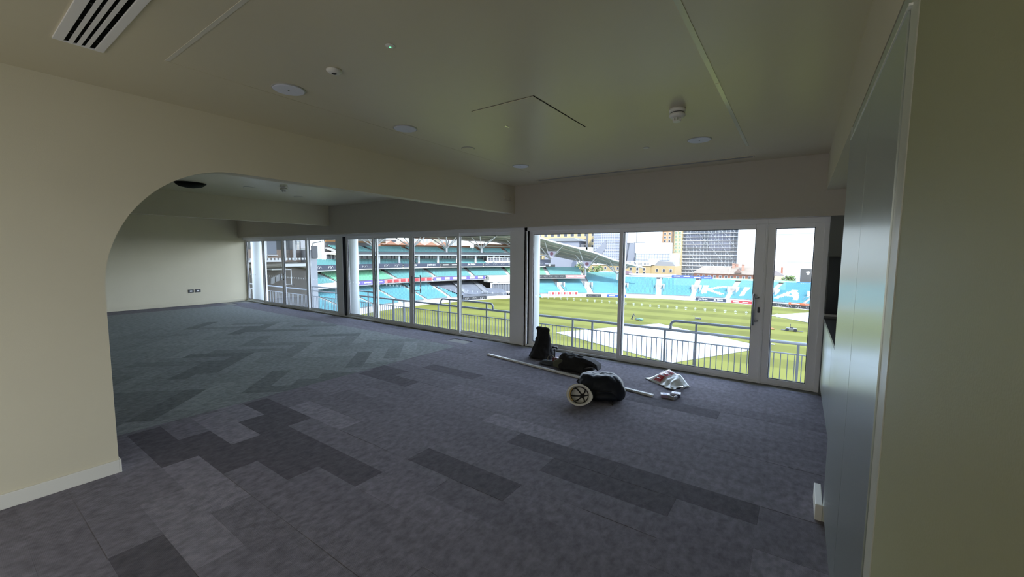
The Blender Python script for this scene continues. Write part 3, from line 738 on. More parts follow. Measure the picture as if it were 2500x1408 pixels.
MB().bar(onbag(0.24, 0.25, 0.005), onbag(0.24, 0.75, 0.005), 0.006, 0.001).build('small_wording', redm, t)
# three small boxes
def small_box(name, label, x, y, rot, sx, sy, sz, body, lidc, openb=False, tilt=0.0):
    t = thing(name, label, 'box', (x, y, 0)); t.rotation_euler = (0, 0, rot)
    if openb:
        b = MB().box(-sx, sx, -sy, sy, 0, 0.003).box(-sx, -sx + 0.003, -sy, sy, 0.003, sz).box(sx - 0.003, sx, -sy, sy, 0.003, sz).box(-sx + 0.003, sx - 0.003, -sy, -sy + 0.003, 0.003, sz).box(-sx + 0.003, sx - 0.003, sy - 0.003, sy, 0.003, sz)
        b.build('tray', body, t)
        MB().box(-sx + 0.006, sx - 0.006, -sy + 0.006, sy - 0.006, 0.004, sz * 0.7).build('contents', black, t)
        MB().bar((sx - 0.01, -sy + 0.01, sz), (sx + 0.005, sy - 0.012, sz + 0.02), 0.012, 0.002).build('box_flap', white, t)
    else:
        MB().box(-sx, sx, -sy, sy, 0, sz * 0.75).build('box_body', body, t, bevel=0.001)
        MB().box(-sx - 0.003, sx + 0.003, -sy - 0.003, sy + 0.003, sz * 0.75, sz).build('lid', lidc, t, bevel=0.001)
        MB().box(-sx * 0.5, sx * 0.4, -sy * 0.6, sy * 0.1, sz, sz + 0.001).build('printed_panel', mat('print_blue', (0.10, 0.13, 0.45), 0.5), t)
bw = mat('box_card_white', (0.72, 0.72, 0.78), 0.5); bpnk = mat('box_side_lilac', (0.42, 0.32, 0.50), 0.5)
small_box('screw_box', 'small lilac sided screw box at the end of the trunking', -1.155, 4.665, 0.3, 0.045, 0.032, 0.038, bpnk, bw)
small_box('open_box', 'small open grey box with black contents between two screw boxes', -1.075, 4.66, -0.35, 0.042, 0.030, 0.036, mat('box_grey', (0.35, 0.36, 0.40), 0.5), bw, True)
small_box('screw_box', 'small white lidded screw box nearest the plastic carrier bag', -1.06, 4.76, 0.15, 0.045, 0.034, 0.042, mat('box_side_dark', (0.10, 0.10, 0.16), 0.5), bw)
random.seed(11)

# ================================================================== BALCONY
YR = 8.0
struct(MB().box(-22, 3, 5.99, 8.15, -1.15, -0.95).box(-22, 3, YB - 0.2, 8.1, -16.0, -1.15).build('balcony_slab', conc))
struct(box('roof_canopy', mat('canopy_soffit', (0.7, 0.72, 0.74), 0.6), -16, 3, YB - 0.5, 8.5, 3.05, 3.4))
struct(MB().box(-16, 1.4, 5.98, 6.1, 2.04, 3.05).box(1.2, 1.4, YB - 0.15, 6.1, -1.15, 3.05).box(XF - 0.35, XF - 0.2, YB - 0.15, 6.1, -1.15, 3.05).box(-16, 1.4, 5.99, 6.1, -0.95, -0.007).build('wall_outside', conc))
colm = mat('column_white', (0.70, 0.74, 0.76), 0.5)
for x, r_, lb in ((-15.95, 0.175, 'round white balcony column outside the far left window'), (-10.14, 0.125, 'round white balcony column outside the middle window'), (-4.30, 0.165, 'round white balcony column behind the first pane of the right window')):
    t = thing('column', lb, 'column', (x, 6.8, -0.95))
    MB().lathe([(r_, 0), (r_, 4.0)], n=32).build('shaft', colm, t, smooth=True)
    MB().lathe([(r_ * 1.25, 0), (r_ * 1.25, 0.03), (r_, 0.04)], n=32).build('base_ring', colm, t)
t = thing('balustrade', 'long grey balcony balustrade of thin bars and two handrails outside the windows', 'balustrade', (-8, YR, -0.95))
def ab(o): rel(t, o); return o
mid_z = 0.19
ab(MB().tube([(-21, YR, mid_z + 0.02), (1.8, YR, mid_z - 0.02)], 0.026, 10).build('handrail', railm, smooth=True))
ab(MB().tube([(-21, YR, 0.0), (1.8, YR, -0.01)], 0.012, 8).build('bar_top_rail', railm, smooth=True))
ab(MB().tube([(-21, YR, -0.80), (1.8, YR, -0.80)], 0.012, 8).build('bottom_rail', railm, smooth=True))
for x0, x1 in ((-1.93, -0.46), (-7.98, -6.18), (-14.6, -12.6), (-11.9, -10.9)):
    z0, z1 = mid_z, mid_z + 0.16; p = [(x0, YR, z0)]
    for i in range(7): a = pi / 2 * i / 6; p.append((x0 + 0.09 * (1 - cos(a)), YR, z1 - 0.09 + 0.09 * sin(a)))
    for i in range(7): a = pi / 2 * i / 6; p.append((x1 - 0.09 + 0.09 * sin(a), YR, z1 - 0.09 + 0.09 * cos(a)))
    p.append((x1, YR, z0)); ab(MB().tube(p, 0.024, 10).build('raised_handrail', railm, smooth=True))
for x in (-20, -18.2, -16.4, -14.5, -13.0, -12.0, -11.2, -9.98, -9.5, -8.08, -7.65, -6.38, -5.80, -3.98, -3.52, -2.03, -1.48, -0.33, 0.06, 1.5):
    zt = mid_z
    for x0, x1 in ((-1.93, -0.46), (-7.98, -6.18), (-14.6, -12.6), (-11.9, -10.9)):
        if x0 < x < x1: zt = mid_z + 0.16
    ab(MB().box(x - 0.018, x + 0.018, YR - 0.012, YR + 0.012, -0.95, zt).build('post', railm))
b0 = MB().box(-0.0065, 0.0065, -0.0065, 0.0065, -0.80, 0.0).build('baluster', railm, None)
b0.location = (-20.9, YR, 0); b0.parent = t; b0.matrix_parent_inverse = M.Translation(-t.location)
x = -20.9
while x < 1.7:
    x += 0.0957 if x > -17.5 else 0.2
    c = b0.copy(); COL.objects.link(c); c.location = (x, YR, 0)

# ================================================================== GROUND
OUTK = 0.42
ZG = -16.0
CX, CY = -25.0, 89.0
def P(r, th, z): a = rad(th); return V((CX + r * cos(a), CY + r * sin(a), z))
gp = MB(); gp.v = [(-900, -300, ZG - 0.25), (700, -300, ZG - 0.25), (700, 900, ZG - 0.25), (-900, 900, ZG - 0.25)]; gp.f = [(0, 1, 2, 3)]
struct(gp.build('ground', mat('city_ground', (0.22, 0.21, 0.20), 0.9, var=0.15, scale=0.05)))
gf = MB(); N = 120
gf.v = [tuple(P(78.5, 360 * i / N, ZG)) for i in range(N)]; gf.f = [tuple(range(N))]
struct(gf.build('field', grass))

def arcbox(mb, r0, r1, z0a, z1a, t0, t1, z0b=None, z1b=None, step=2.0):
    """ring segment; a = heights at r0, b = heights at r1"""
    z0b = z0a if z0b is None else z0b; z1b = z1a if z1b is None else z1b
    n = max(1, int(round(abs(t1 - t0) / step))); b = len(mb.v)
    for i in range(n + 1):
        th = t0 + (t1 - t0) * i / n
        for r, z in ((r0, z0a), (r1, z0b), (r1, z1b), (r0, z1a)): mb.v.append(tuple(P(r, th, z)))
    for i in range(n):
        for j in range(4):
            a = b + i * 4 + j; c = b + i * 4 + (j + 1) % 4; mb.f.append((a, c, c + 4, a + 4))
    mb.f.append((b, b + 1, b + 2, b + 3)); mb.f.append((b + n * 4, b + n * 4 + 3, b + n * 4 + 2, b + n * 4 + 1))
    return mb

# apron ring between grass and seats
struct(arcbox(MB(), 78.5, 80.6, ZG - 0.2, ZG + 0.02, 55, 215).build('path_boundary', lconc))

# sheets on the field
def sheet(name, label, pts, h, m, cat='cover'):
    zc = ZG + 0.02
    return tag(MB().prism(pts, lambda a, b: (a, b, zc), lambda a, b: (a, b, zc + h)).build(name, m, bevel=0.05), label, cat)
covm = mat('white_cover_sheet', (0.47, 0.51, 0.58), 0.5, var=0.04, scale=0.35, bump=0.3, bscale=0.8)
sheet('pitch_cover', 'huge white pitch cover sheet spread over the middle of the field', [(-43.6, 79.3), (-16.2, 68.0), (-4.2, 90.5), (-28.2, 105.2), (-35.4, 93.6)], 0.12, covm)
sheet('pitch_cover', 'white cover sheet behind the narrow glazed door at the right edge of the field', [(-6.4, 140.0), (12.0, 122.0), (24.0, 134.0), (6.0, 158.0)], 0.12, covm)
sheet('path_sheet', 'thin white strip end of cover seen beside the narrow glazed door', [(-7.5, 95.5), (-3.2, 94.2), (-3.0, 94.9), (-7.2, 97.0)], 0.1, covm)

# ------------------------------------------------------------------ seats
SW = 0.5
tmpl_v = []; tmpl_f = []
def _tb(x0, x1, y0, y1, z0, z1):
    b = len(tmpl_v)
    for z in (z0, z1):
        for x, y in ((x0, y0), (x1, y0), (x1, y1), (x0, y1)): tmpl_v.append((x, y, z))
    for f in ((4, 5, 6, 7), (0, 1, 5, 4), (1, 2, 6, 5), (2, 3, 7, 6), (3, 0, 4, 7)): tmpl_f.append(tuple(b + i for i in f))
_tb(-0.21, 0.21, -0.20, 0.16, 0.38, 0.44)        # pan, local y = outward
_tb(-0.21, 0.21, 0.16, 0.21, 0.40, 0.86)         # back
class Seats:
    def __init__(s): s.v = []; s.f = []
    def add(s, r, th, z):
        a = rad(th); c, q = cos(a), sin(a); b = len(s.v); ox, oy = CX + r * c, CY + r * q
        for x, y, zz in tmpl_v: s.v.append((ox + y * c - x * q, oy + y * q + x * c, z + zz))
        for f in tmpl_f: s.f.append(tuple(b + i for i in f))
def seat_rows(r0, r1, z0, z1, rows, t0, t1, white_test=None):
    a, b = Seats(), Seats()
    for i in range(rows):
        k = i / max(1, rows - 1); r = r0 + (r1 - r0) * k; z = z0 + (z1 - z0) * k
        n = int(rad(abs(t1 - t0)) * r / SW)
        for j in range(n):
            th = t0 + (t1 - t0) * (j + 0.5) / n
            (b if white_test and white_test(r, th) else a).add(r, th, z)
    return a, b
def steps(mb, r0, r1, z0, z1, rows, t0, t1, base=None):
    """terrace treads"""
    pr = (r1 - r0) / max(1, rows - 1)
    for i in range(rows):
        r = r0 + pr * i; z = z0 + (z1 - z0) * i / max(1, rows - 1)
        arcbox(mb, r - pr * 0.55, r + pr * 0.45, z - (z1 - z0) / rows - 0.25 if base is None else base, z, t0, t1, step=2.5)
    return mb
aqua = mat('aqua_seat_plastic', (0.125, 0.40, 0.47), 0.5, var=0.06, scale=0.3)
teal = mat('teal_seat_plastic', (0.14, 0.40, 0.40), 0.5)
lime = mat('green_seat_plastic', (0.20, 0.62, 0.36), 0.5)
whs2 = mat('white_seat_plastic', (0.82, 0.82, 0.84), 0.5)

def seg_in(px, py, ax, ay, bx, by, w_):
    dx, dy = bx - ax, by - ay; t_ = max(0, min(1, ((px - ax) * dx + (py - ay) * dy) / (dx * dx + dy * dy)))
    return hypot(px - ax - dx * t_, py - ay - dy * t_) < w_
def letter_test(lines, tl, tr, ra, rb):
    def f(r, th):
        u = (tl - th) / (tl - tr); v = (r - ra) / (rb - ra)
        if not (-0.15 < u < 1.15 and -0.05 < v < 1.05): return False
        return any(seg_in(u * 6.6, v * 10, *[q for q in L], 0.85) for L in lines)
    return f
K = letter_test([(1, 1, 1, 9.2), (1, 5, 6.4, 9.4), (1.8, 5.2, 6.4, 0.8)], 94.3, 89.3, 84, 95)
A1 = letter_test([(0.3, 0.8, 2.9, 9.2), (2.9, 9.2, 5.8, 0.8), (1.5, 3.6, 4.6, 3.6)], 77.2, 72.6, 84, 95)
I1 = letter_test([(1.6, 0.8, 1.6, 9.2)], 85.6, 81.5, 84, 95)

def kia(mb, org, xd, h, t=0.22, d=0.02):
    """white stylised three letter mark as drawn strokes"""
    x = V(xd).normalized(); z = V((0, 0, 1)); nrm = x.cross(z)
    L = [((0, 0), (0, 1)), ((0.02, 0.30), (0.80, 1)), ((0.36, 0.62), (0.78, 0.03)), ((0.78, 0.06), (1.05, 0.06)), ((1.12, 1), (1.12, 0)), ((1.12, 0.03), (1.90, 0.97)), ((1.90, 1), (2.45, 0.0))]
    for a, b in L:
        pa = V(org) + x * (a[0] - 1.3) * h + z * (a[1] - 0.5) * h; pb = V(org) + x * (b[0] - 1.3) * h + z * (b[1] - 0.5) * h
        mb.bar(pa, pb, t * h, d, upv=tuple(nrm)) if False else mb.bar(pa, pb, d, t * h, upv=tuple(nrm))
letw = mat('letter_white', (0.85, 0.85, 0.85), 0.5)
navy = mat('board_navy', (0.035, 0.045, 0.09), 0.4)
royal = mat('board_royal_blue', (0.03, 0.09, 0.42), 0.4)
redb = mat('board_red', (0.50, 0.045, 0.06), 0.4)
pinkb = mat('board_pink', (0.75, 0.30, 0.30), 0.4)
purp = mat('board_purple', (0.16, 0.12, 0.42), 0.4)
orng = mat('board_orange', (0.70, 0.17, 0.06), 0.4)
limeb = mat('board_green', (0.36, 0.72, 0.38), 0.4)
blk2 = mat('board_black', (0.02, 0.022, 0.03), 0.4)

def board(name, label, r, t0, t1, z0, z1, m, txt=None, n=1, parent=None, thick=0.15, size=0.72):
    """upright board along the ring, with lettering facing the field"""
    mb = arcbox(MB(), r, r + thick, z0, z1, t0, t1, step=1.5)
    o = mb.build(name, m, parent)
    if not parent: tag(o, label, 'board')
    for i in range(n if txt else 0):
        th = t0 + (t1 - t0) * (i + 0.5) / n; c = P(r - 0.03, th, (z0 + z1) / 2)
        xd = V((sin(rad(th)), -cos(rad(th)), 0))
        if txt == 'kia':
            k = MB(); kia(k, c, xd, (z1 - z0) * 0.55); k.build('logo', letw, o)
        elif txt == 'bars':
            k = MB(); L = rad(abs(t1 - t0)) * r / n * 0.62; h = (z1 - z0)
            k.bar(c - xd * L / 2, c + xd * L / 2, 0.03, h * 0.30, upv=(0, 0, 1)); k.build('faded_wording', letw, o)
        else:
            q = text(txt, (z1 - z0) * size, letw, None, c, xd, (0, 0, 1), 0.01, font_bold=True); q.parent = o
    return o

# ------------------------------------------------------------------ open seating bowl (single tier)
blocks = [(64.0, 70.4, None, 'rightmost'), (71.2, 78.6, A1, None), (79.6, 86.8, I1, None), (88.0, 95.2, K, None), (96.4, 104.0, None, None), (105.4, 113.4, None, None), (114.6, 122.8, None, None), (124.6, 130.8, None, None), (132.2, 138.6, None, None)]
labs = ['aqua seating block beyond the white letter A at the far right', 'aqua seating block with the white letter A behind the narrow door', 'aqua seating block between the letters K and A behind the door stile',
        'aqua seating block with the big white letter K', 'plain aqua seating block just left of the letter K', 'plain aqua seating block below the tan brick building', 'aqua seating block over the blue perimeter board',
        'aqua seating block over the black perimeter board and under low tier end', 'aqua seating block beside the white sloping entrance wall']
for (t0, t1, tst, _), lb in zip(blocks, labs):
    t = thing('seating_block', lb, 'seating', P(92, (t0 + t1) / 2, ZG), 'open seating blocks round the field')
    rows = 27
    o = steps(MB(), 81.4, 104, -14.85, -9.75, rows, t0, t1, base=ZG - 0.1).build('terrace', lconc); rel(t, o)
    r_lo = 81.4
    a, b = seat_rows(81.6, 104, -14.85, -9.75, rows, t0, t1, tst)
    o = MB(); o.v = a.v; o.f = a.f; o = stuff(o.build('seat_rows', aqua)); rel(t, o)
    if b.v:
        o = MB(); o.v = b.v; o.f = b.f; o = stuff(o.build('white_letter_seats', whs2)); rel(t, o)
# gangways between blocks
for i in range(len(blocks) - 1):
    t0, t1 = blocks[i][1], blocks[i + 1][0]
    t = thing('gangway', 'pale stepped gangway with entry box at %s' % ['the right of the letter A', 'the left of the letter A', 'the right of the letter K', 'the left of the letter K', 'the middle of the far seats', 'the foot of the blue board', 'the right of the black board', 'the left of the red crest boards'][i], 'gangway', P(92, (t0 + t1) / 2, ZG))
    o = steps(MB(), 81.4, 104, -14.80, -9.70, 54, t0, t1, base=ZG - 0.1).build('stair', lconc); rel(t, o)
    tm = (t0 + t1) / 2
    o = arcbox(MB(), 88.2, 92.5, -13.4, -10.6, tm + 0.55, tm + 0.85, -12.3, -10.9); arcbox(o, 88.2, 92.5, -13.4, -10.6, tm - 1.35, tm - 1.05, -12.3, -10.9)
    o = o.build('side_wall', wht); rel(t, o)
    o = arcbox(MB(), 92.0, 92.5, -13.0, -10.9, tm - 1.05, tm + 0.55).build('entry_back', conc); rel(t, o)
    o = arcbox(MB(), 88.0, 92.0, -13.35, -13.25, tm - 1.05, tm + 0.55).build('entry_floor', dgrey); rel(t, o)
    hr = MB()
    for dt in (0.7, -1.2):
        a_, b_ = P(84, tm + dt, -13.1), P(90, tm + dt, -11.6); hr.tube([a_, b_], 0.06, 6); hr.tube([a_, a_ - V((0, 0, 1))], 0.06, 6)
    o = hr.build('handrail', dgrey); rel(t, o)
# front wall and perimeter boards
struct(arcbox(MB(), 80.3, 80.9, ZG, -14.75, 58, 126).build('wall_perimeter', wht))
PB = 79.7
def ring_board(lb, t0, t1, z0, z1, m, txt=None, n=1, r=PB, **k): return board('perimeter_board', lb, r, t0, t1, z0, z1, m, txt, n, **k)
ring_board('black perimeter board with two white marks at the left of the far field edge', 125.0, 120.7, -16.0, -14.9, blk2, 'kia', 2)
ring_board('royal blue perimeter board left of the window mullion on the far field edge', 119.0, 113.6, -16.0, -14.85, royal, 'bars', 2)
ring_board('dark navy perimeter board reading JM FINN twice below the letter K', 95.0, 87.4, -16.0, -14.8, navy, 'JM FINN', 2)
ring_board('long red perimeter board right of the navy board', 86.2, 79.6, -16.0, -15.0, redb, 'bars', 3)
ring_board('long black perimeter board with a row of white marks under the letter A', 78.4, 62.0, -16.0, -14.9, blk2, 'kia', 8)
ring_board('orange board standing behind the black perimeter board', 73.5, 62.0, -14.9, -14.2, orng, 'bars', 4, r=80.0)
# rear wall, posts and high boards
t = thing('rear_parapet', 'white posted parapet behind the top row of aqua seats', 'parapet', P(106, 90, -9.8))
o = arcbox(MB(), 106.2, 106.5, ZG, -8.9, 62, 113).build('wall_panel', mat('parapet_grey', (0.45, 0.44, 0.46), 0.7)); rel(t, o)  # wall panel in a darker grey than the coping
o = arcbox(MB(), 105.4, 106.6, -8.9, -8.65, 62, 113).build('coping', wht); rel(t, o)
for i in range(28):
    th = 64 + i * 1.75; o = arcbox(MB(), 105.6, 105.95, -9.75, -8.9, th, th + 0.25).build('post', wht); rel(t, o)
for (a0, a1, nm) in ((101.9, 97.4, 'left'), (97.3, 92.9, 'right')):
    z = -8.7 if nm == 'left' else -8.95
    board('high_board', 'royal blue high board over the top seats, %s of the pair' % nm, 105.15, a0, a1, z, z + 1.0, royal, 'bars', 2)
board('high_board', 'long pale green high board below the brick houses', 105.15, 92.8, 76.6, -9.2, -8.35, limeb, 'bars', 5)
board('high_board', 'blue and pale blue high board below the dark scoreboard', 105.15, 76.4, 68.0, -9.5, -8.6, mat('board_mid_blue', (0.05, 0.25, 0.50), 0.4), 'bars', 3)
struct(arcbox(MB(), 107.5, 111, ZG, -8.3, 100.5, 112.8).build('wall_terrace', mat('terrace_white', (0.72, 0.72, 0.70), 0.6)))
struct(arcbox(MB(), 107.0, 107.2, -8.0, -7.4, 101, 112).build('wall_awning', wht))

# back rows in shade under the low tier
t = thing('rear_seat_strip', 'strip of darker teal seats behind the top of the aqua blocks, under the tents', 'seating', P(108, 118, ZG))
o = steps(MB(), 105, 108.5, -9.5, -8.0, 6, 113.5, 123.5, base=ZG).build('terrace', lconc); rel(t, o)
a, b = seat_rows(105, 108.5, -9.4, -7.9, 6, 113.8, 123.2); o = MB(); o.v = a.v; o.f = a.f; o = stuff(o.build('seat_rows', teal)); rel(t, o)

# ------------------------------------------------------------------ multi tier grandstand
T0, T1 = 137.0, 214.0
gs = thing('grandstand', 'multi level grandstand with teal seats curving round the left side of the field', 'grandstand', P(96, 172, ZG))
def ag(o): rel(gs, o); return o
# lower tier
for (t0, t1) in ((166.6, 172.6), (173.6, 180.0), (181.0, 187.5), (188.5, 195.0), (196.0, 203.0), (204.0, 213.0)):
    ag(steps(MB(), 81.4, 99.0, -14.85, -9.9, 21, t0, t1, base=ZG).build('lower_terrace', lconc))
    a, b = seat_rows(81.6, 99.0, -14.85, -9.9, 21, t0, t1); o = MB(); o.v = a.v; o.f = a.f; ag(stuff(o.build('lower_seats', aqua)))
wd, wt = Seats(), MB()
for i in range(21):
    k = i / 20; r = 81.6 + 17.4 * k; z = -14.85 + 4.95 * k; ta = 162.7 + 4.3 * (r - 81) / 18.5
    if ta < 165.6:
        arcbox(wt, r - 0.48, r + 0.42, ZG, z, ta, 165.5, step=2); n = int(rad(165.4 - ta) * r / SW)
        for j in range(n): wd.add(r, ta + (165.4 - ta) * (j + 0.5) / n, z)
ag(wt.build('lower_terrace', lconc)); o = MB(); o.v = wd.v; o.f = wd.f; ag(stuff(o.build('lower_seats', aqua)))
for tm in (166.0, 173.1, 180.5, 188.0, 195.5, 203.5):
    ag(steps(MB(), 81.4, 99.0, -14.8, -9.85, 42, tm - 0.5, tm + 0.5, base=ZG).build('lower_stair', lconc))
ag(arcbox(MB(), 80.3, 80.9, ZG, -14.75, 163.5, T1).build('front_wall', wht))
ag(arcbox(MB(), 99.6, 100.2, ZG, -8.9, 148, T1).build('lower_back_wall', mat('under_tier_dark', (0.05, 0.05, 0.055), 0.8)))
# slabs: (fascia r, z0, z1), (seat r0, r1, z0, z1, rows)
ag(arcbox(MB(), 92.0, 104, -9.25, -8.95, 128, T1, -7.6, -7.3).build('middle_slab', cream))
ag(arcbox(MB(), 91.9, 92.3, -9.3, -9.0, 124.2, T1).build('slab_edge', wht))
ag(arcbox(MB(), 95.8, 105, -4.15, -3.85, 134.5, T1, -3.3, -3.0).build('upper_slab', cream))
ag(arcbox(MB(), 95.7, 96.1, -4.3, -3.95, 134.5, T1).build('slab_edge', wht))
ag(arcbox(MB(), 95.8, 105, 0.55, 0.85, 134.5, 187.5, 0.9, 1.2).build('top_slab', cream))
ag(arcbox(MB(), 95.7, 96.1, 0.45, 0.85, 134.5, 187.5).build('slab_edge', wht))
ag(arcbox(MB(), 96.0, 96.3, 0.85, 1.75, 137.6, 187.5).build('top_fascia', mat('charcoal_fascia', (0.10, 0.105, 0.12), 0.5)))
for (r0, r1, z0, z1, rows, t0, t1, m) in ((93.2, 101.5, -8.0, -5.3, 10, 125.0, 133.6, teal), (93.2, 101.5, -8.0, -5.3, 10, 134.6, 144.6, lime), (93.2, 101.5, -8.0, -5.3, 10, 145.6, 154.6, teal),
        (93.2, 101.5, -8.0, -5.3, 10, 155.6, 165.0, teal), (93.2, 101.5, -8.0, -5.3, 10, 166.0, 175.4, teal), (93.2, 101.5, -8.0, -5.3, 10, 176.4, 190.0, lime), (93.2, 101.5, -8.0, -5.3, 10, 191.0, 212.0, teal),
        (97.2, 102.0, -3.0, -1.6, 6, 150.5, 168.6, teal), (97.2, 102.0, -3.0, -1.6, 6, 169.4, 212.0, teal),
        (97.2, 103.0, 1.5, 3.1, 7, 138.2, 144.4, teal), (97.2, 103.0, 1.5, 3.1, 7, 145.4, 151.0, teal), (97.2, 103.0, 1.5, 3.1, 7, 152.0, 160.5, teal), (97.2, 103.0, 1.5, 3.1, 7, 161.5, 169.6, teal), (97.2, 103.0, 1.5, 3.1, 7, 170.6, 179.0, teal), (97.2, 103.0, 1.5, 3.1, 7, 180.0, 187.2, teal)):
    ag(steps(MB(), r0, r1, z0, z1, rows, t0 - 0.5, t1 + 0.5).build('terrace', lconc))
    a, b = seat_rows(r0, r1, z0, z1, rows, t0, t1); o = MB(); o.v = a.v; o.f = a.f; ag(stuff(o.build('seats', m)))
# boxes glazing behind each tier
gz = mat('box_glazing', (0.06, 0.07, 0.09), 0.2); gzr = mat('box_wall_grey', (0.42, 0.42, 0.44), 0.6)
ag(arcbox(MB(), 102.6, 103.0, -5.4, -3.4, 131, T1).build('box_glazing', gz))
ag(arcbox(MB(), 103.2, 103.6, -1.9, 0.8, 134.5, 187.5).build('box_glazing', gz))
mu = MB(); mw = MB()
k = 0; th = 134.6
while th < T1:
    arcbox(mu, 102.3, 102.6, -5.4, -3.6, th, th + (0.55 if k % 4 == 0 else 0.12)); 
    if th < 186.6: arcbox(mw, 102.9, 103.2, -1.9, 0.8, th + 0.2, th + (0.75 if k % 4 == 0 else 0.34))
    th += 1.15; k += 1
ag(stuff(mu.build('box_mullions', gzr))); ag(stuff(mw.build('box_mullions', wht)))
for th in range(138, 187, 5):
    ag(MB().tube([P(96.8, th + 0.4, -3.2), P(96.8, th + 0.4, 0.6)], 0.42, 10).build('pillar', wht))
# white framed commentary boxes in the upper tier
cb_ = MB()
arcbox(cb_, 96.0, 96.15, -2.0, -1.85, 137.5, 150.2); arcbox(cb_, 96.0, 96.15, 0.0 - 0.45, -0.3, 137.5, 150.2)
for i in range(17): arcbox(cb_, 96.0, 96.15, -2.0, -0.3 if i % 2 else 0.7, 137.5 + i * 0.8, 137.62 + i * 0.8)
ag(cb_.build('commentary_frame', wht))
ag(arcbox(MB(), 96.4, 96.5, -1.9, -0.4, 137.5, 150.2).build('commentary_glazing', mat('blueish_glazing', (0.18, 0.19, 0.24), 0.2)))
# back wall of top tier
ag(arcbox(MB(), 104.2, 104.6, 1.5, 4.6, 153, 175, 1.5, 4.6).build('rear_wall', mat('timber_wall', (0.36, 0.15, 0.06), 0.7)))
ag(arcbox(MB(), 104.2, 104.6, 1.5, 5.6, 138, 152).build('rear_wall', mat('timber_wall', (0.36, 0.15, 0.06), 0.7)))
ag(arcbox(MB(), 104.2, 104.6, 1.5, 5.6, 176, 187.4).build('rear_wall', MATS['dark_grey']))
ag(arcbox(MB(), 103.9, 104.2, 5.0, 5.6, 174, 187.4).build('orange_header', mat('header_orange', (0.62, 0.30, 0.10), 0.6)))
ag(arcbox(MB(), 103.9, 104.2, 5.6, 7.4, 174, 187.4).build('header_wall', wht))
ag(arcbox(MB(), 103.8, 104.2, 4.3, 4.9, 139, 152).build('pale_header', cream))
# fascia boards
def fb(nm, r, a0, a1, z0, z1, m, txt=None, n=1, **k): o = board(nm, '', r, a0, a1, z0, z1, m, txt, n, parent=None, **k); del o['label']; del o['category']; ch = list(o.children); rel(gs, o); return o
fb('fascia_board', 91.7, 213, 188.2, -9.0, -7.6, mat('fascia_white', (0.8, 0.8, 0.76), 0.5), None)
fb('fascia_board', 91.7, 188.0, 179.4, -9.0, -7.75, purp, 'bars', 3)
fb('fascia_board', 91.7, 179.2, 166.6, -9.0, -7.75, pinkb, None)
for i in range(7): fb('red_square', 91.55, 178.6 - i * 1.75, 177.5 - i * 1.75, -8.85, -7.9, redb, None)
fb('fascia_board', 91.7, 166.4, 152.0, -9.0, -7.75, purp, None)
for i in range(6): fb('white_pill', 91.55, 165.6 - i * 2.3, 164.3 - i * 2.3, -8.8, -7.95, wht, None)
fb('fascia_board', 91.7, 151.8, 137.5, -8.95, -7.8, navy, 'bars', 3)
fb('fascia_board', 91.7, 137.3, 129.6, -8.95, -7.75, blk2, 'kia', 5)
fb('fascia_board', 91.7, 129.4, 124.2, -8.95, -7.75, pinkb, 'bars', 2)
fb('fascia_board', 95.5, 213, 173.0, -3.85, -2.35, navy, 'kia', 15)
fb('fascia_board', 95.5, 172.8, 163.2, -3.85, -2.5, navy, 'JM FINN', 2)
fb('fascia_board', 95.5, 163.0, 158.2, -3.85, -2.5, blk2, 'bars', 2)
fb('fascia_board', 95.5, 158.0, 151.6, -3.85, -2.5, navy, 'JM FINN', 1)
fb('fascia_board', 95.5, 151.4, 134.7, -3.85, -2.5, navy, 'kia', 8)
# end pieces stepping down at the right
ag(arcbox(MB(), 95.6, 96.0, -2.6, -1.1, 140.6, 133.2).build('end_fascia', navy))
q = text('JM FINN', 1.0, letw, None, P(95.5, 137.2, -1.85), (sin(rad(137)), -cos(rad(137)), 0), (0, 0, 1), font_bold=True); rel(gs, q)
q.matrix_parent_inverse = M.Translation(-gs.location)
# roof: wide swooping band with white front edge, ribs beneath
def roof_z(th):
    pts = [(109, -3.9), (114, -2.0), (117, -0.8), (122, 2.1), (128, 4.5), (134, 6.7), (137.5, 8.2), (147, 9.4), (161, 10.2), (185, 10.4), (215, 10.2)]
    for (a, za), (b, zb_) in zip(pts, pts[1:]):
        if a <= th <= b: return za + (zb_ - za) * (th - a) / (b - a)
    return pts[0][1] if th < 109 else pts[-1][1]
rf = MB(); N = 70; ths = [109 + (188.5 - 109) * i / N for i in range(N + 1)]
def outer_r(th): return 88 + 20 * min(1, max(0.05, (th - 109) / 16.0))
def rdrop(th): return 2.6 + 2.4 * min(1, max(0, (146 - th) / 10.0))
for th in ths:
    z = roof_z(th); ro = outer_r(th); dz = -rdrop(th) * (ro - 88) / 20
    for r, zz in ((88, z), (ro, z + dz + 0.1), (ro, z + dz - 0.25), (88, z - 0.35)): rf.v.append(tuple(P(r, th, zz)))
for i in range(N):
    for j in range(4): a = i * 4 + j; b = i * 4 + (j + 1) % 4; rf.f.append((a, b, b + 4, a + 4))
rf.f += [(0, 1, 2, 3), (N * 4, N * 4 + 3, N * 4 + 2, N * 4 + 1)]
ag(rf.build('roof', mat('roof_sheet', (0.95, 0.93, 0.82), 0.6)))
ed = MB()
pts = [P(87.9, th, roof_z(th) - 0.1) for th in ths]; ed.tube(pts, 0.38, 8); ag(ed.build('roof_edge', wht, smooth=True))
for rr_ in (92, 97, 102):
    pp = [P(min(rr_, outer_r(th)), th, roof_z(th) - 0.35 - rdrop(th) * (min(rr_, outer_r(th)) - 88) / 20 - 0.25) for th in ths if outer_r(th) > rr_]
    ag(MB().tube(pp, 0.20, 6).build('roof_purlin', cream))
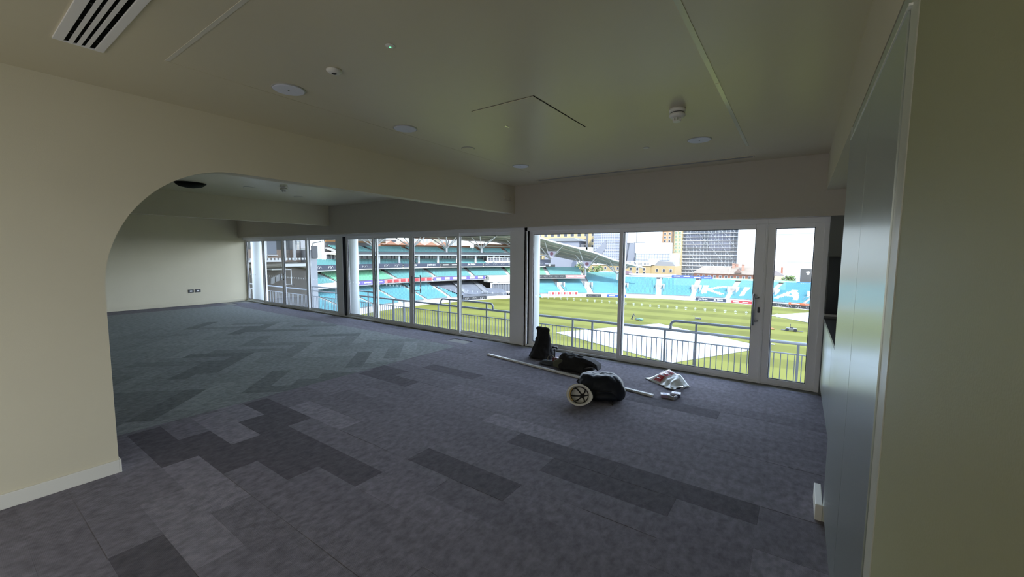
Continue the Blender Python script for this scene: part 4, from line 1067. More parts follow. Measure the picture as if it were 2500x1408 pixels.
# tree columns
for i, th in enumerate(( 179.6, 170.2, 161.2, 151.8, 142.4, 133.3, 123.6, 115.4)):
    zt = roof_z(th) - 1.5
    zb0 = {133.3: -4.0, 123.6: -8.5, 115.4: -10.0}.get(th, 1.2)
    zf = min(zt - 2.0, 3.6) if th > 140 else (-0.6 if th > 130 else (-5.0 if th > 120 else -7.0))
    r_ = 96.5
    o = MB().tube([P(r_, th, zb0), P(r_, th, zf)], 0.42, 10)
    for dr, dt in ((-7.5, 2.6), (-7.5, -2.6), (6.5, 2.6), (6.5, -2.6), (0, 2.9), (0, -2.9)):
        th2 = th + dt; ro = outer_r(th2); r2_ = min(r_ + dr, ro - 0.3)
        o.tube([P(r_, th, zf - 0.2), P(r2_, th2, roof_z(th2) - 0.35 - rdrop(th2) * (r2_ - 88) / 20)], [0.26, 0.18], 8)
    ag(o.build('tree_column', wht))
    if 120 < th < 145:
        bn = MB().prism([(-2.2, 3.2), (2.2, 3.2), (0.5, 0.3), (-0.5, 0.3)], lambda a, b, th=th, zf=zf: P(93, th - a / 1.62, zf + b), lambda a, b, th=th, zf=zf: P(93.1, th - a / 1.62, zf + b))
        ag(bn.build('banner', mat('lilac_banner', (0.55, 0.50, 0.60), 0.6)))
        ag(MB().lathe([(0.001, 0), (0.75, 0), (0.75, 0.1)], c=tuple(P(92.85, th, zf + 2.1)), n=20, m=M.Rotation(rad(th + 90), 4, 'Z') @ M.Rotation(rad(90), 4, 'X')).build('banner_emblem', mat('banner_mark', (0.20, 0.05, 0.09), 0.6)))
# dark mesh over the closed block, and roofed gantry beside it
t = thing('seat_cover_mesh', 'large dark grey mesh sheet pulled over a seating block below the grandstand', 'cover', P(90, 157, ZG))
o = MB(); nr, nt_ = 10, 16
for i in range(nr + 1):
    for j in range(nt_ + 1):
        r = 81 + 18.5 * i / nr; lo = 148.8 if r < 87.0 else 152.7; hi = 162.2 + 5.0 * i / nr; th = lo + (hi - lo) * j / nt_
        o.v.append(tuple(P(r, th, -14.0 + 0.215 * (r - 81) + 0.12 * sin(i * 1.3 + j))))
for i in range(nr):
    for j in range(nt_): a = i * (nt_ + 1) + j; o.f.append((a, a + 1, a + nt_ + 2, a + nt_ + 1))
o = o.build('mesh_sheet', mat('dark_netting', (0.15, 0.165, 0.20), 0.8, var=0.15, scale=0.2)); rel(t, o)
md = o.modifiers.new('sol', 'SOLIDIFY'); md.thickness = 0.06
o = arcbox(MB(), 80.6, 80.9, ZG, -14.1, 148.8, 162.2).build('mesh_skirt', MATS['dark_netting']); rel(t, o)
for r0, r1, dt in ((82, 98, 152.6), (82, 96, 158.5)):
    o = MB().bar(P(r0, dt + 2.2, -13.55), P(r1, dt - 1.0 + 2.0, -10.15), 1.6, 0.12).build('seam_strip', mat('netting_seam', (0.22, 0.23, 0.25), 0.8)); rel(t, o)
ring_board('black perimeter board with white marks in front of the grey mesh', 162.5, 155.5, -16.0, -14.7, blk2, 'kia', 3)
ring_board('white perimeter board at the corner before the sight screen', 155.2, 143.0, -16.0, -14.9, wht)
t = thing('sight_screen', 'white framed sight screen with dark louvres below the grandstand', 'screen', P(88, 147, ZG))
o = arcbox(MB(), 88.0, 88.5, -14.3, -10.9, 151.2, 142.0).build('louvre_backing', mat('slate_louvre', (0.14, 0.15, 0.18), 0.6)); rel(t, o)
for i in range(12):
    o = arcbox(MB(), 87.8, 88.0, -14.2, -11.0, 150.9 - i * 0.72, 150.72 - i * 0.72).build('louvre', mat('louvre_edge', (0.22, 0.23, 0.26), 0.6)); rel(t, o)
o = arcbox(MB(), 87.6, 88.3, -10.95, -10.45, 151.6, 142); arcbox(o, 87.6, 88.3, -14.7, -14.25, 151.6, 142); arcbox(o, 87.6, 88.3, -14.3, -10.9, 151.6, 151.15); o = o.build('white_frame', wht); rel(t, o)
o = arcbox(MB(), 88.0, 92, -10.2, -9.6, 152.4, 142).build('grey_lip', conc); rel(t, o)
o = arcbox(MB(), 88.4, 91, -9.6, -8.1, 151.8, 142, -9.6, -7.6).build('cream_hood', cream); rel(t, o)
# entrance wall at right of the pillar
t = thing('entrance_wall', 'white sloping entrance wall beside the leftmost aqua seating block', 'wall', P(88, 139.4, ZG))
o = MB().prism([(80.9, -16), (100, -16), (100, -9.2), (95, -9.2), (81, -14.2)], lambda a, b: P(a, 139.0, b), lambda a, b: P(a, 139.7, b)).build('sloping_wall', wht); rel(t, o)
q = text('2', 1.6, blackm, None, P(84, 139.72, -13.8), (cos(rad(139.5)), sin(rad(139.5)), 0), (0, 0, 1)); rel(t, q)
o = arcbox(MB(), 95, 99, ZG, -9.4, 139.7, 147).build('rear_wall', concd); rel(t, o)
o = arcbox(MB(), 80.52, 80.88, ZG, -15.0, 126.2, 137.8).build('low_white_wall', wht); rel(t, o)
t = thing('crest_boards', 'row of red and white patterned boards in front of the aqua seats', 'board', P(80.5, 132, ZG))
o = arcbox(MB(), 80.2, 80.5, -15.2, -13.9, 127.5, 136.4).build('backing', wht); rel(t, o)
for i in range(10):
    o = arcbox(MB(), 80.05, 80.2, -15.0, -14.1, 127.8 + i * 0.86, 128.35 + i * 0.86).build('red_panel', pinkb if i % 2 else redb); rel(t, o)
t = thing('tarpaulin', 'teal tarpaulin heap at the field edge beside the round column', 'tarpaulin', P(79.6, 140.3, ZG))
blob('sheet', mat('teal_tarp', (0.05, 0.40, 0.36), 0.5), [(0, 0, 0, 2.6, 1.4), (0, 0, 0.5, 2.5, 1.3), (0, 0, 1.2, 1.9, 0.9), (-0.3, 0, 1.7, 0.9, 0.4)], t, seg=16, jitter=0.08)

# ================================================================== BUILDINGS BEHIND
def win_grid(parent, nm, m, x0, x1, z0, z1, nx, nz, y, wx, wz, fm=None):
    for i in range(nx):
        for k in range(nz):
            cx = x0 + (x1 - x0) * (i + 0.5) / nx; cz = z0 + (z1 - z0) * (k + 0.5) / nz
            o = MB().box(cx - wx / 2 - 0.15, cx + wx / 2 + 0.15, y - 0.12, y + 0.2, cz - wz / 2 - 0.15, cz + wz / 2 + 0.15).build(nm, fm or wht); rel(parent, o)
            p = MB().box(cx - wx / 2, cx + wx / 2, y - 0.16, y - 0.12, cz - wz / 2, cz + wz / 2).box(cx - wx / 2, cx + wx / 2, y - 0.17, y - 0.12, cz - 0.05, cz + 0.05).build('pane', m); p.parent = o
pane_d = mat('far_window_dark', (0.05, 0.055, 0.07), 0.3)
tanb = mat('tan_brick', (0.50, 0.36, 0.17), 0.85, var=0.08, scale=0.5)
redbr = mat('red_brick', (0.42, 0.13, 0.06), 0.85, var=0.1, scale=0.4)
tile = mat('brown_roof_tile', (0.25, 0.195, 0.145), 0.85, var=0.12, scale=0.6)
Y1 = 230
t = thing('brick_building', 'long four storey tan brick building with white parapet behind the far seats', 'building', (-85, Y1, ZG))
def at_(o): rel(t, o); return o
at_(MB().box(-112, -67.5, Y1, Y1 + 14, ZG, -4.9).build('wall', tanb)); at_(MB().box(-67.5, -54.3, Y1 + 1, Y1 + 14, ZG, -4.8).build('wall', tanb))
at_(MB().box(-112.3, -67.2, Y1 - 0.4, Y1 + 0.3, -4.9, -4.4).box(-112.3, -67.2, Y1 - 0.3, Y1, -2.7, -2.4).box(-68.4, -66.6, Y1 - 0.4, Y1 + 14, -4.4, -1.2).build('cornice', wht))
for i in range(56):
    if 24 < i < 27: continue
    at_(MB().box(-111.8 + i * 0.79, -111.45 + i * 0.79, Y1 - 0.2, Y1 + 0.1, -4.4, -2.7).build('parapet_post', wht))
at_(MB().box(-112, -67.5, Y1 + 4, Y1 + 13, -4.9, -3.6).build('roof_deck', dgrey))
win_grid(t, 'window', pane_d, -111, -69, -12.5, -5.6, 11, 3, Y1, 1.1, 1.35)
win_grid(t, 'window', pane_d, -66, -55, -12.5, -5.6, 3, 2, Y1 + 1, 1.1, 1.45)
at_(MB().prism([(-66, -4.8), (-55, -4.8), (-56.5, -2.6), (-64, -2.2)], lambda a, b: (a, Y1 + 2, b), lambda a, b: (a, Y1 + 12, b)).build('domed_roof', mat('slate_roof', (0.30, 0.29, 0.29), 0.7)))
# brick houses
t = thing('brick_terrace', 'row of red brick houses with brown tiled roofs and chimneys behind the far seats', 'building', (-25, Y1, ZG))
at_(MB().box(-45, -9.6, Y1, Y1 + 10, ZG, -7.9).build('wall', redbr))
for (x0, x1, hip) in ((-46, -28.6, True), (-28.4, -14.6, False), (-14.4, -9.3, False)):
    at_(MB().prism([(Y1 - 1, -8.1), (Y1 + 5, -4.6 - (0.3 if x0 > -20 else 0)), (Y1 + 11, -8.1)], lambda a, b, x0=x0, hip=hip: (x0 + (4.5 if hip and b > -7 else 0), a, b), lambda a, b, x1=x1: (x1, a, b)).build('roof', tile))
for x in (-28.5, -14.5):
    at_(MB().prism([(Y1 - 1.2, -8.2), (Y1 + 5, -4.2), (Y1 + 11, -8.2)], lambda a, b, x=x: (x - 0.35, a, b), lambda a, b, x=x: (x + 0.35, a, b)).build('party_wall', mat('pale_brick', (0.48, 0.33, 0.22), 0.85)))
for x, y, h in ((-27.2, Y1 + 4, -3.2), (-22.8, Y1 + 2, -3.5), (-13.2, Y1 + 5, -3.4), (-25.8, Y1 + 5, -3.4)):
    c = at_(MB().box(x - 0.6, x + 0.6, y, y + 1.2, -7.5, h).box(x - 0.75, x + 0.75, y - 0.15, y + 1.35, h, h + 0.25).build('chimney', mat('chimney_brick', (0.50, 0.26, 0.18), 0.85)))
    for k in (-0.35, 0, 0.35): MB().lathe([(0.14, 0), (0.11, 0.5)], c=(x + k, y + 0.6, h + 0.25), n=8).build('chimney_pot', tile, c)
for x in (-24.6, -11.2):
    at_(MB().prism([(x - 1.6, -7.4), (x + 1.6, -7.4), (x, -5.4)], lambda a, b: (a, Y1 - 0.8, b), lambda a, b: (a, Y1 + 4, b)).build('dormer', mat('dormer_brown', (0.20, 0.12, 0.09), 0.85)))
win_grid(t, 'window', pane_d, -44, -10.5, -11.6, -8.4, 13, 1, Y1, 1.0, 1.9)
t = thing('cream_house', 'cream rendered gable end with tall brick chimney right of the brick houses', 'building', (-7.6, Y1, ZG))
at_(MB().box(-9.3, -5.6, Y1 - 1, Y1 + 8, ZG, -8.1).build('wall', mat('cream_render', (0.66, 0.52, 0.33), 0.85)))
at_(MB().prism([(-9.6, -8.1), (-5.4, -8.1), (-6.4, -7.2), (-9.6, -5.4)], lambda a, b: (a, Y1 - 1.1, b), lambda a, b: (a, Y1 + 8, b)).build('roof', mat('grey_slate', (0.30, 0.26, 0.26), 0.8)))
at_(MB().box(-7.0, -6.2, Y1 + 2, Y1 + 3, -7.6, -4.2).build('chimney', redbr))
# tree
def tree(x, y, h, r, label, n=420):
    t = thing('tree', label, 'tree', (x, y, ZG))
    MB().tube([(0, 0, 0), (0.1, 0, h * 0.45), (0, 0.1, h * 0.8)], [0.35, 0.25, 0.1], 8).build('trunk', mat('bark', (0.12, 0.09, 0.06), 0.9), t)
    lv = MB()
    for i in range(n):
        a, b_ = random.uniform(0, 2 * pi), math.acos(random.uniform(-1, 1)); rr_ = r * random.uniform(0.55, 1.0)
        c = V((rr_ * sin(b_) * cos(a), rr_ * sin(b_) * sin(a), h * 0.72 + rr_ * cos(b_) * 0.75)); s_ = random.uniform(0.25, 0.5)
        rot = M.Rotation(random.uniform(0, 6), 3, 'Z') @ M.Rotation(random.uniform(0, 3), 3, 'X')
        q = [c + rot @ V(p) for p in ((-s_, -s_ * 0.6, 0), (s_, -s_ * 0.6, 0.1), (s_ * 0.7, s_ * 0.6, 0), (-s_ * 0.7, s_ * 0.6, 0.12))]
        b0_ = len(lv.v); lv.v += [tuple(p) for p in q]; lv.f.append((b0_, b0_ + 1, b0_ + 2, b0_ + 3))
    stuff(lv.build('foliage', mat('leaf_green', (0.16, 0.24, 0.06), 0.8, var=0.3, scale=2), t))
tree(-3.6, 225, 8.6, 3.0, 'round green tree between the cream gable and the scoreboard')
tree(-94.0, 199, 14.6, 4.0, 'light green tree seen under the descending stand roof', 360)
tree(-86.5, 202, 12.0, 4.0, 'dark green tree beside the tan building under the stand roof', 360)
# scoreboard
t = thing('scoreboard', 'large dark scoreboard screen with a white plume crest at the right', 'scoreboard', (5.5, 215, ZG))
YS = 215
at_(MB().box(-0.6, 12, YS, YS + 1.5, -10.6, -3.4).build('frame', mat('pale_frame', (0.78, 0.78, 0.86), 0.5)))
at_(MB().box(0.6, 11.4, YS - 0.08, YS, -10.2, -4.3).build('screen', mat('scoreboard_screen', (0.085, 0.080, 0.075), 0.4)))
at_(MB().box(1, 1.8, YS + 0.3, YS + 1.2, ZG, -10.6).box(10, 10.8, YS + 0.3, YS + 1.2, ZG, -10.6).build('support_leg', dgrey))
cr_ = MB()
for a in (-0.85, 0.0, 0.85):
    tip = (3.3 + sin(a) * 0.95, -6.0 + cos(a) * 0.8); mid = (3.3 + sin(a) * 0.7, -6.0 + cos(a) * 0.55); nx2, nz2 = cos(a) * 0.32, -sin(a) * 0.32
    cr_.prism([(3.3, -6.3), (mid[0] + nx2, mid[1] + nz2), tip, (mid[0] - nx2, mid[1] - nz2)], lambda a_, b_: (a_, YS - 0.14, b_), lambda a_, b_: (a_, YS - 0.08, b_))
cr_.prism([(2.8, -6.3), (3.8, -6.3), (3.6, -6.75), (3.0, -6.75)], lambda a_, b_: (a_, YS - 0.14, b_), lambda a_, b_: (a_, YS - 0.08, b_))
at_(cr_.build('crest', letw))
# apartment and scaffolded towers, far
Y2 = 300
orr = mat('orange_cladding', (0.60, 0.36, 0.20), 0.8); yel = mat('pale_yellow_cladding', (0.62, 0.47, 0.24), 0.8)
t = thing('orange_tower', 'orange and cream apartment tower with small windows beside the scaffolded tower', 'building', (-72, Y2 + 15, ZG))
at_(MB().box(-86, -72.2, Y2 - 4, Y2 + 12, ZG, 32).build('wall', orr)); at_(MB().box(-72.2, -71.6, Y2 - 5, Y2 + 12, ZG, 32).build('dark_edge', concd))
at_(MB().box(-71.6, -66.3, Y2 - 4, Y2 + 12, ZG, 32).build('wall', yel))
win_grid(t, 'window', pane_d, -85, -73, -6, 30, 4, 14, Y2 - 4, 1.2, 1.3); win_grid(t, 'window', mat('green_panel_window', (0.25, 0.33, 0.18), 0.5), -71.4, -66.5, -10, 30, 2, 16, Y2 - 4, 1.4, 1.5)
t = thing('yellow_apartments', 'long pale yellow apartment block above the stand roof', 'building', (-165, Y2 + 20, ZG))
at_(MB().box(-215, -132, Y2 + 10, Y2 + 30, ZG, 30).build('wall', yel))
win_grid(t, 'window', pane_d, -210, -134, 5, 29, 12, 5, Y2 + 10, 3.0, 2.2)
at_(MB().box(-131.5, -122, Y2 + 6, Y2 + 30, ZG, 26).build('wall', yel))
t = thing('grey_roofed_block', 'grey metal roofed block in front of the yellow apartments', 'building', (-155, Y2, ZG))
at_(MB().box(-173, -142, Y2 - 6, Y2 + 6, ZG, 12.0).build('wall', mat('blue_grey_cladding', (0.30, 0.31, 0.36), 0.7)))
at_(MB().prism([(-175, 11.4), (-140.5, 11.4), (-146, 14.0), (-168, 14.0)], lambda a, b: (a, Y2 - 7, b), lambda a, b: (a, Y2 + 7, b)).build('roof', mat('grey_metal_roof', (0.27, 0.28, 0.29), 0.6)))
sheetw = mat('white_sheeting', (0.60, 0.62, 0.68), 0.7, var=0.05, scale=0.12)
sheetb = mat('blue_grey_sheeting', (0.36, 0.38, 0.46), 0.7, var=0.12, scale=0.12)
sheetp = mat('bright_sheeting', (0.78, 0.80, 0.80), 0.6, var=0.02, scale=0.1)
def scaf(mb, x0, x1, z0, z1, y, dx, dz, w_):
    x = x0
    while x <= x1: mb.box(x - w_ / 2, x + w_ / 2, y - w_, y, z0, z1); x += dx
    z = z0
    while z <= z1: mb.box(x0, x1, y - w_, y, z - w_ / 2, z + w_ / 2); z += dz
    return mb
t = thing('sheeted_scaffold', 'pale blue sheeted scaffold tower behind the dipping stand roof', 'scaffold', (-120, Y2 - 10, ZG))
at_(MB().box(-128, -103, Y2 - 10, Y2 + 6, ZG, 30).build('sheeting', sheetb)); at_(MB().box(-140, -128.5, Y2 - 14, Y2 + 4, ZG, 6.5).build('sheeting', sheetp))
at_(MB().prism([(-128, 2), (-118, 12), (-118, 6), (-124, -3)], lambda a, b: (a, Y2 - 10.6, b), lambda a, b: (a, Y2 - 10.1, b)).build('sheeting_fold', mat('sheet_mid_grey', (0.28, 0.29, 0.33), 0.8)))  # fold panel in a darker grey than the sheeting
at_(stuff(scaf(MB(), -128, -103, -12, 30, Y2 - 10.2, 1.6, 2.0, 0.16).build('scaffold_tubes', wht)))
at_(MB().box(-132.6, -131.2, Y2 - 14, Y2 - 13, ZG, 30).build('mast', dgrey))
t = thing('sheeted_scaffold', 'stepped white sheeted scaffold blocks left of the orange tower', 'scaffold', (-87, Y2 - 10, ZG))
at_(MB().box(-103, -79, Y2 - 8, Y2 - 5.2, 9.5, 28).build('sheeting', sheetp)); at_(MB().box(-96.5, -72, Y2 - 10, Y2 - 5.2, 2.3, 9.4).build('sheeting', sheetp))
at_(MB().box(-95, -71.6, Y2 - 12, Y2 - 5.2, ZG, 2.2).build('sheeting', sheetw)); at_(MB().box(-71.5, -67, Y2 - 12.2, Y2 - 5.2, ZG, 2.3).build('sheeting', sheetp))
at_(MB().prism([(-102.9, -8), (-96.6, -8), (-96.6, 9.3), (-100.5, 9.3)], lambda a, b: (a, Y2 - 9.5, b), lambda a, b: (a, Y2 - 5.2, b)).build('sheeting', mat('sheet_mid_grey', (0.28, 0.29, 0.33), 0.8)))  # grey panel beside the white sheeting
at_(MB().box(-96, -95.7, Y2 - 8.4, Y2 - 8.1, 9.4, 20).box(-98, -90, Y2 - 8.6, Y2 - 8.2, 9.3, 9.7).build('ledge_line', dgrey))
at_(stuff(scaf(MB(), -94.5, -72, -15, 2.0, Y2 - 12.1, 1.8, 2.1, 0.12).build('scaffold_tubes', sheetb)))
t = thing('scaffold_tower', 'dark gasholder tower wrapped in a lattice of white scaffold tubes', 'scaffold', (-49, Y2, ZG))
at_(MB().box(-66, -33, Y2, Y2 + 20, ZG, 34).build('dark_core', mat('tower_core', (0.19, 0.21, 0.26), 0.5, var=0.4, scale=0.35)))
at_(MB().box(-65, -54, Y2 - 0.6, Y2, 6.5, 14.6).box(-50, -37, Y2 - 0.6, Y2, 4.5, 16).build('lilac_sheeting', mat('lilac_sheeting', (0.38, 0.38, 0.52), 0.7, var=0.15, scale=0.3)))
for k in range(14): at_(MB().box(-66.3, -32.8, Y2 - 2.2, Y2 - 1.2, -13.5 + k * 2.42, -13.2 + k * 2.42).build('walkway', wht))
for k in range(16): at_(MB().box(-66.0 + k * 2.18, -65.8 + k * 2.18, Y2 - 1.6, Y2 - 1.4, ZG, 20).build('standard_tube', mat('galvanised', (0.48, 0.50, 0.52), 0.5)))
df = MB()
for a0 in (-64, -56, -48, -41):
    for z in (-13, -3.5, 6, 15): df.bar((a0, Y2 - 1.8, z + 9.5), (a0 + 7, Y2 - 1.8, z), 0.18)
at_(stuff(df.build('brace_tubes', MATS['galvanised'])))
at_(stuff(scaf(MB(), -66, -33, -15, 18, Y2 - 0.7, 0.73, 1.21, 0.13).build('scaffold_tubes', MATS['galvanised'])))
t = thing('sheeted_tower', 'huge plain white sheeted tower filling the top of the narrow door', 'scaffold', (-8, Y2 - 4, ZG))
at_(MB().box(-32.7, 24, Y2 - 4, Y2 + 20, ZG, 40).build('sheeting', sheetp))
for z in (14.0, 5.6, -2.6, 22): at_(MB().box(-32.7, 24, Y2 - 4.08, Y2 - 4, z, z + 0.22).build('sheet_lap', mat('lap_grey', (0.45, 0.47, 0.50), 0.7)))
# pale towers behind the top tier
t = thing('white_tower_block', 'white tower block with rows of windows above the top tier of the grandstand', 'building', (-178, 150, ZG))
at_(MB().box(-198, -180, 128, 148, ZG, 26).build('wall', wht)); 
for k in range(9):
    o = MB().box(-179.95, -179.8, 129, 147, -2 + k * 3.0, -0.6 + k * 3.0).build('window', pane_d if k % 2 else gzr); at_(o)
t = thing('brick_houses', 'red brick gabled houses seen between the roof trees of the grandstand', 'building', (-165, 170, ZG))
for k in range(6):
    th = 156 + k * 3.0; c = P(125, th, 0)
    at_(MB().box(-5, 5, -4, 4, ZG, 3.6, M.Translation((c.x, c.y, 0)) @ M.Rotation(rad(th + 90), 4, 'Z')).build('wall', redbr))
    mm = M.Translation((c.x, c.y, 0)) @ M.Rotation(rad(th + 90), 4, 'Z')
    at_(MB().prism([(-5.3, 3.6), (5.3, 3.6), (0, 6.6)], lambda a, b, mm=mm: mm @ V((a, -4.4, b)), lambda a, b, mm=mm: mm @ V((a, 4.4, b))).build('gable_roof', mat('orange_tile', (0.42, 0.20, 0.12), 0.85)))
t = thing('cream_tower', 'cream striped tower blocks behind the gabled houses', 'building', (-190, 200, ZG))
for (x0, x1, z1) in ((-215, -196, 24), (-190, -176, 22)):
    at_(MB().box(x0, x1, 190, 205, ZG, z1).build('wall', cream))
    for k in range(5): at_(MB().box(x0 + 1.2 + k * (x1 - x0) / 5, x0 + 2.8 + k * (x1 - x0) / 5, 189.8, 190, -5, z1 - 1).build('window_strip', gzr))
# tents on the terrace
for th, w_, m_, lb in ((117.8, 4.6, mat('grey_canvas', (0.30, 0.31, 0.31), 0.8), 'grey peaked tent on the terrace in front of the tan building'), (112.6, 3.6, mat('maroon_canvas', (0.13, 0.06, 0.07), 0.8), 'dark maroon peaked tent beside the last roof column')):
    c = P(112, th, 0); t = thing('tent', lb, 'tent', (c.x, c.y, -9.2))
    MB().prism([(-w_, -0.2), (w_, -0.2), (w_ * 0.15, 2.0), (-w_ * 0.15, 2.0)], lambda a, b: (a, -2.4 if b < 1 else -0.3, 1.4 + b * 0.7), lambda a, b: (a, 2.4 if b < 1 else 0.3, 1.4 + b * 0.7)).build('canopy', m_, t)
    for a in (-w_ + 0.2, w_ - 0.2):
        for b in (-2.2, 2.2): MB().box(a - 0.06, a + 0.06, b - 0.06, b + 0.06, 0, 1.4).build('pole', wht, t)
    MB().box(-w_ + 0.3, w_ - 0.3, 1.8, 2.0, 0, 1.3).build('back_sheet', mat('rust_sheet', (0.22, 0.10, 0.08), 0.8), t)
struct(arcbox(MB(), 109.3, 117, ZG, -9.25, 110, 123).build('ground_terrace', lconc))
c = P(112.5, 114.8, 0); t = thing('white_cabin', 'plain white cabin between the grey tent and last roof column', 'cabin', (c.x, c.y, -9.25))
MB().box(-2.6, 2.6, -1.5, 1.5, 0, 2.3).build('cabin_body', wht, t); MB().box(-2.8, 2.8, -1.7, 1.7, 2.3, 2.45).build('roof', cream, t)

# ================================================================== STRUCTURES AT THE LEFT
t = thing('side_stand', 'shaded side stand of dark concrete with white posts beyond the far left window', 'stand', (-32, 13, ZG))
def at2(o): rel(t, o); return o
at2(MB().box(-36, -30, 6, 16.3, ZG, 0.85).build('dark_wall', concd))  # concrete given a dark colour for the shade it stands in
at2(MB().box(-42, -24.0, -3, 17.6, 5.0, 5.3).build('roof', conc))  # roof out of view, added to keep the sun off this stand
at2(MB().box(-30.3, -29.6, 6, 14.2, 0.90, 1.02).box(-30.3, -29.6, 14.2, 16.3, 0.55, 0.75).build('deck_edge', wht))
at2(MB().tube([(-29.8, 6, 0.62), (-29.8, 13.5, 0.62), (-29.8, 15.3, 0.70), (-29.8, 16.2, 0.45)], 0.17, 10).build('rolled_canvas', mat('canvas_brown', (0.20, 0.18, 0.14), 0.8)))
o = MB()
for i in range(44): o.box(-29.75, -29.6, 6.2 + i * 0.23, 6.33 + i * 0.23, 1.02, 1.16)
at2(stuff(o.build('seat_row', wht)))
at2(MB().box(-36, -31.0, 6, 16.3, 0.85, 1.75).build('pink_wall', mat('peach_wall', (0.62, 0.46, 0.36), 0.8)))
at2(MB().box(-36, -31.6, 6, 16.3, 1.75, 6).build('upper_glazing', mat('slate_glazing', (0.10, 0.12, 0.13), 0.3)))
for y in (12.35, 13.65, 14.95, 15.6):
    at2(MB().tube([(-30.6, y, 0.95), (-30.6, y, 3.4)], 0.07 if y < 15 else 0.11, 8).build('post', wht))
at2(MB().box(-30.9, -30.6, 6, 16.3, 2.42, 2.52).box(-30.9, -30.7, 13.8, 14.5, 1.32, 1.38).build('beam', wht))
at2(MB().box(-31.1, -30.9, 13.85, 14.5, 1.4, 2.35).build('blue_window', mat('bluish_window', (0.16, 0.20, 0.28), 0.3)))
o = MB()
for (y0, y1) in ((14.98, 15.35), (15.62, 16.2)):
    k = y0
    while k < y1: o.box(-30.72, -30.69, k, k + 0.02, 1.2, 2.4); k += 0.085
    z = 1.2
    while z < 2.4: o.box(-30.72, -30.69, y0, y1, z, z + 0.02); z += 0.10
at2(stuff(o.build('security_mesh', dgrey)))
# stair frame below
o = MB(); 
for y in (14.05, 14.62): o.tube([(-29.2, y, -0.70), (-29.2, y, 0.42)], 0.028, 8)
for z in (-0.66, 0.36): o.tube([(-29.2, 14.05, z), (-29.2, 14.62, z)], 0.022, 8)
at2(o.build('white_hoop_frame', wht))
at2(MB().box(-29.9, -29.0, 13.25, 14.3, 0.36, 0.44).build('pale_shelf', mat('pale_shelf', (0.5, 0.5, 0.46), 0.6)))
for k, (y, z) in enumerate(((13.3, -0.45), (13.62, -0.3), (13.95, -0.2))): at2(MB().prism([(0, 0), (0.24, 0.06), (0.27, 0.5), (0.03, 0.42)], lambda a, b, y=y, z=z: (-29.4, y + a, z - 0.15 + b), lambda a, b, y=y, z=z: (-29.3, y + a, z - 0.15 + b)).build('folded_panel', mat('mid_grey_panel', (0.26, 0.26, 0.26), 0.7)))
t = thing('white_pier', 'tall grey white rendered pier at the end of the shaded side stand', 'pier', (-30, 16.7, ZG))
at_(MB().box(-33, -29.9, 16.32, 16.95, ZG, 1.75).build('pier_wall', mat('pier_render', (0.55, 0.56, 0.60), 0.7)))
at_(MB().box(-29.9, -29.75, 16.5, 16.92, 1.15, 2.05).build('loudspeaker', dgrey))
at_(MB().tube([(-29.8, 16.6, 2.05), (-29.8, 16.6, 2.25), (-29.8, 17.5, 2.45)], 0.03, 6).build('lamp_arm', dgrey))
t = thing('white_annex', 'bright white plain annex building above the teal seats beyond the pier', 'building', P(106, 197, ZG))
o = arcbox(MB(), 105.2, 114, -1.4, 16, 187.7, 214).build('wall', sheetp); rel(t, o)
o = arcbox(MB(), 104.9, 105.2, 2.6, 5.6, 190.8, 192.0).build('window', gzr); rel(t, o)
o = arcbox(MB(), 104.6, 105.2, 5.7, 6.0, 190.5, 194.0).build('ledge', conc); rel(t, o)
o = arcbox(MB(), 104.9, 105.2, -0.2, 1.6, 194.4, 195.6).build('timber_door', orr); rel(t, o)

# ================================================================== FIELD PEOPLE AND MACHINES
def mower(name, label, x, y, m, s=1.0, rot=0):
    t = thing(name, label, 'mower', (x, y, ZG)); t.rotation_euler = (0, 0, rot)
    MB().box(-0.45 * s, 0.45 * s, -0.3 * s, 0.3 * s, 0.12 * s, 0.5 * s).build('engine_deck', m, t, bevel=0.05)
    MB().tube([(-0.5 * s, -0.35 * s, 0.22 * s), (-0.5 * s, 0.35 * s, 0.22 * s)], 0.22 * s, 14).build('roller', dgrey, t)
    MB().tube([(0.5 * s, -0.35 * s, 0.18 * s), (0.5 * s, 0.35 * s, 0.18 * s)], 0.18 * s, 14).build('roller', dgrey, t)
    MB().box(0.45 * s, 0.95 * s, -0.34 * s, 0.34 * s, 0.1 * s, 0.45 * s).build('grass_box', m, t, bevel=0.04)
    h = MB()
    for q in (-0.25, 0.25): h.tube([(-0.4 * s, q * s, 0.45 * s), (-1.1 * s, q * s, 1.0 * s)], 0.025 * s, 6)
    h.tube([(-1.1 * s, -0.25 * s, 1.0 * s), (-1.1 * s, 0.25 * s, 1.0 * s)], 0.025 * s, 6); h.build('handle', dgrey, t)
    return t
mower('lawn_mower', 'pale green walk behind mower pushed by the groundskeeper', -34.2, 107.6, mat('mower_green', (0.12, 0.26, 0.16), 0.5), 1.25, rad(-12))
def skin_body(name, pts, edges, rad_, m, parent):
    me = bpy.data.meshes.new(name); me.from_pydata(pts, edges, []); me.materials.append(m)
    o = bpy.data.objects.new(name, me); COL.objects.link(o); o.parent = parent
    md = o.modifiers.new('skin', 'SKIN')
    for i, r_ in enumerate(rad_): me.skin_vertices[0].data[i].radius = (r_, r_)
    me.skin_vertices[0].data[0].use_root = True
    sb = o.modifiers.new('sub', 'SUBSURF'); sb.levels = 1; sb.render_levels = 1; md.use_smooth_shade = True
    return o
t = thing('person', 'groundskeeper in dark clothes leaning forward and pushing a mower', 'person', (-36.0, 108.1, ZG)); t.rotation_euler = (0, 0, rad(-12))
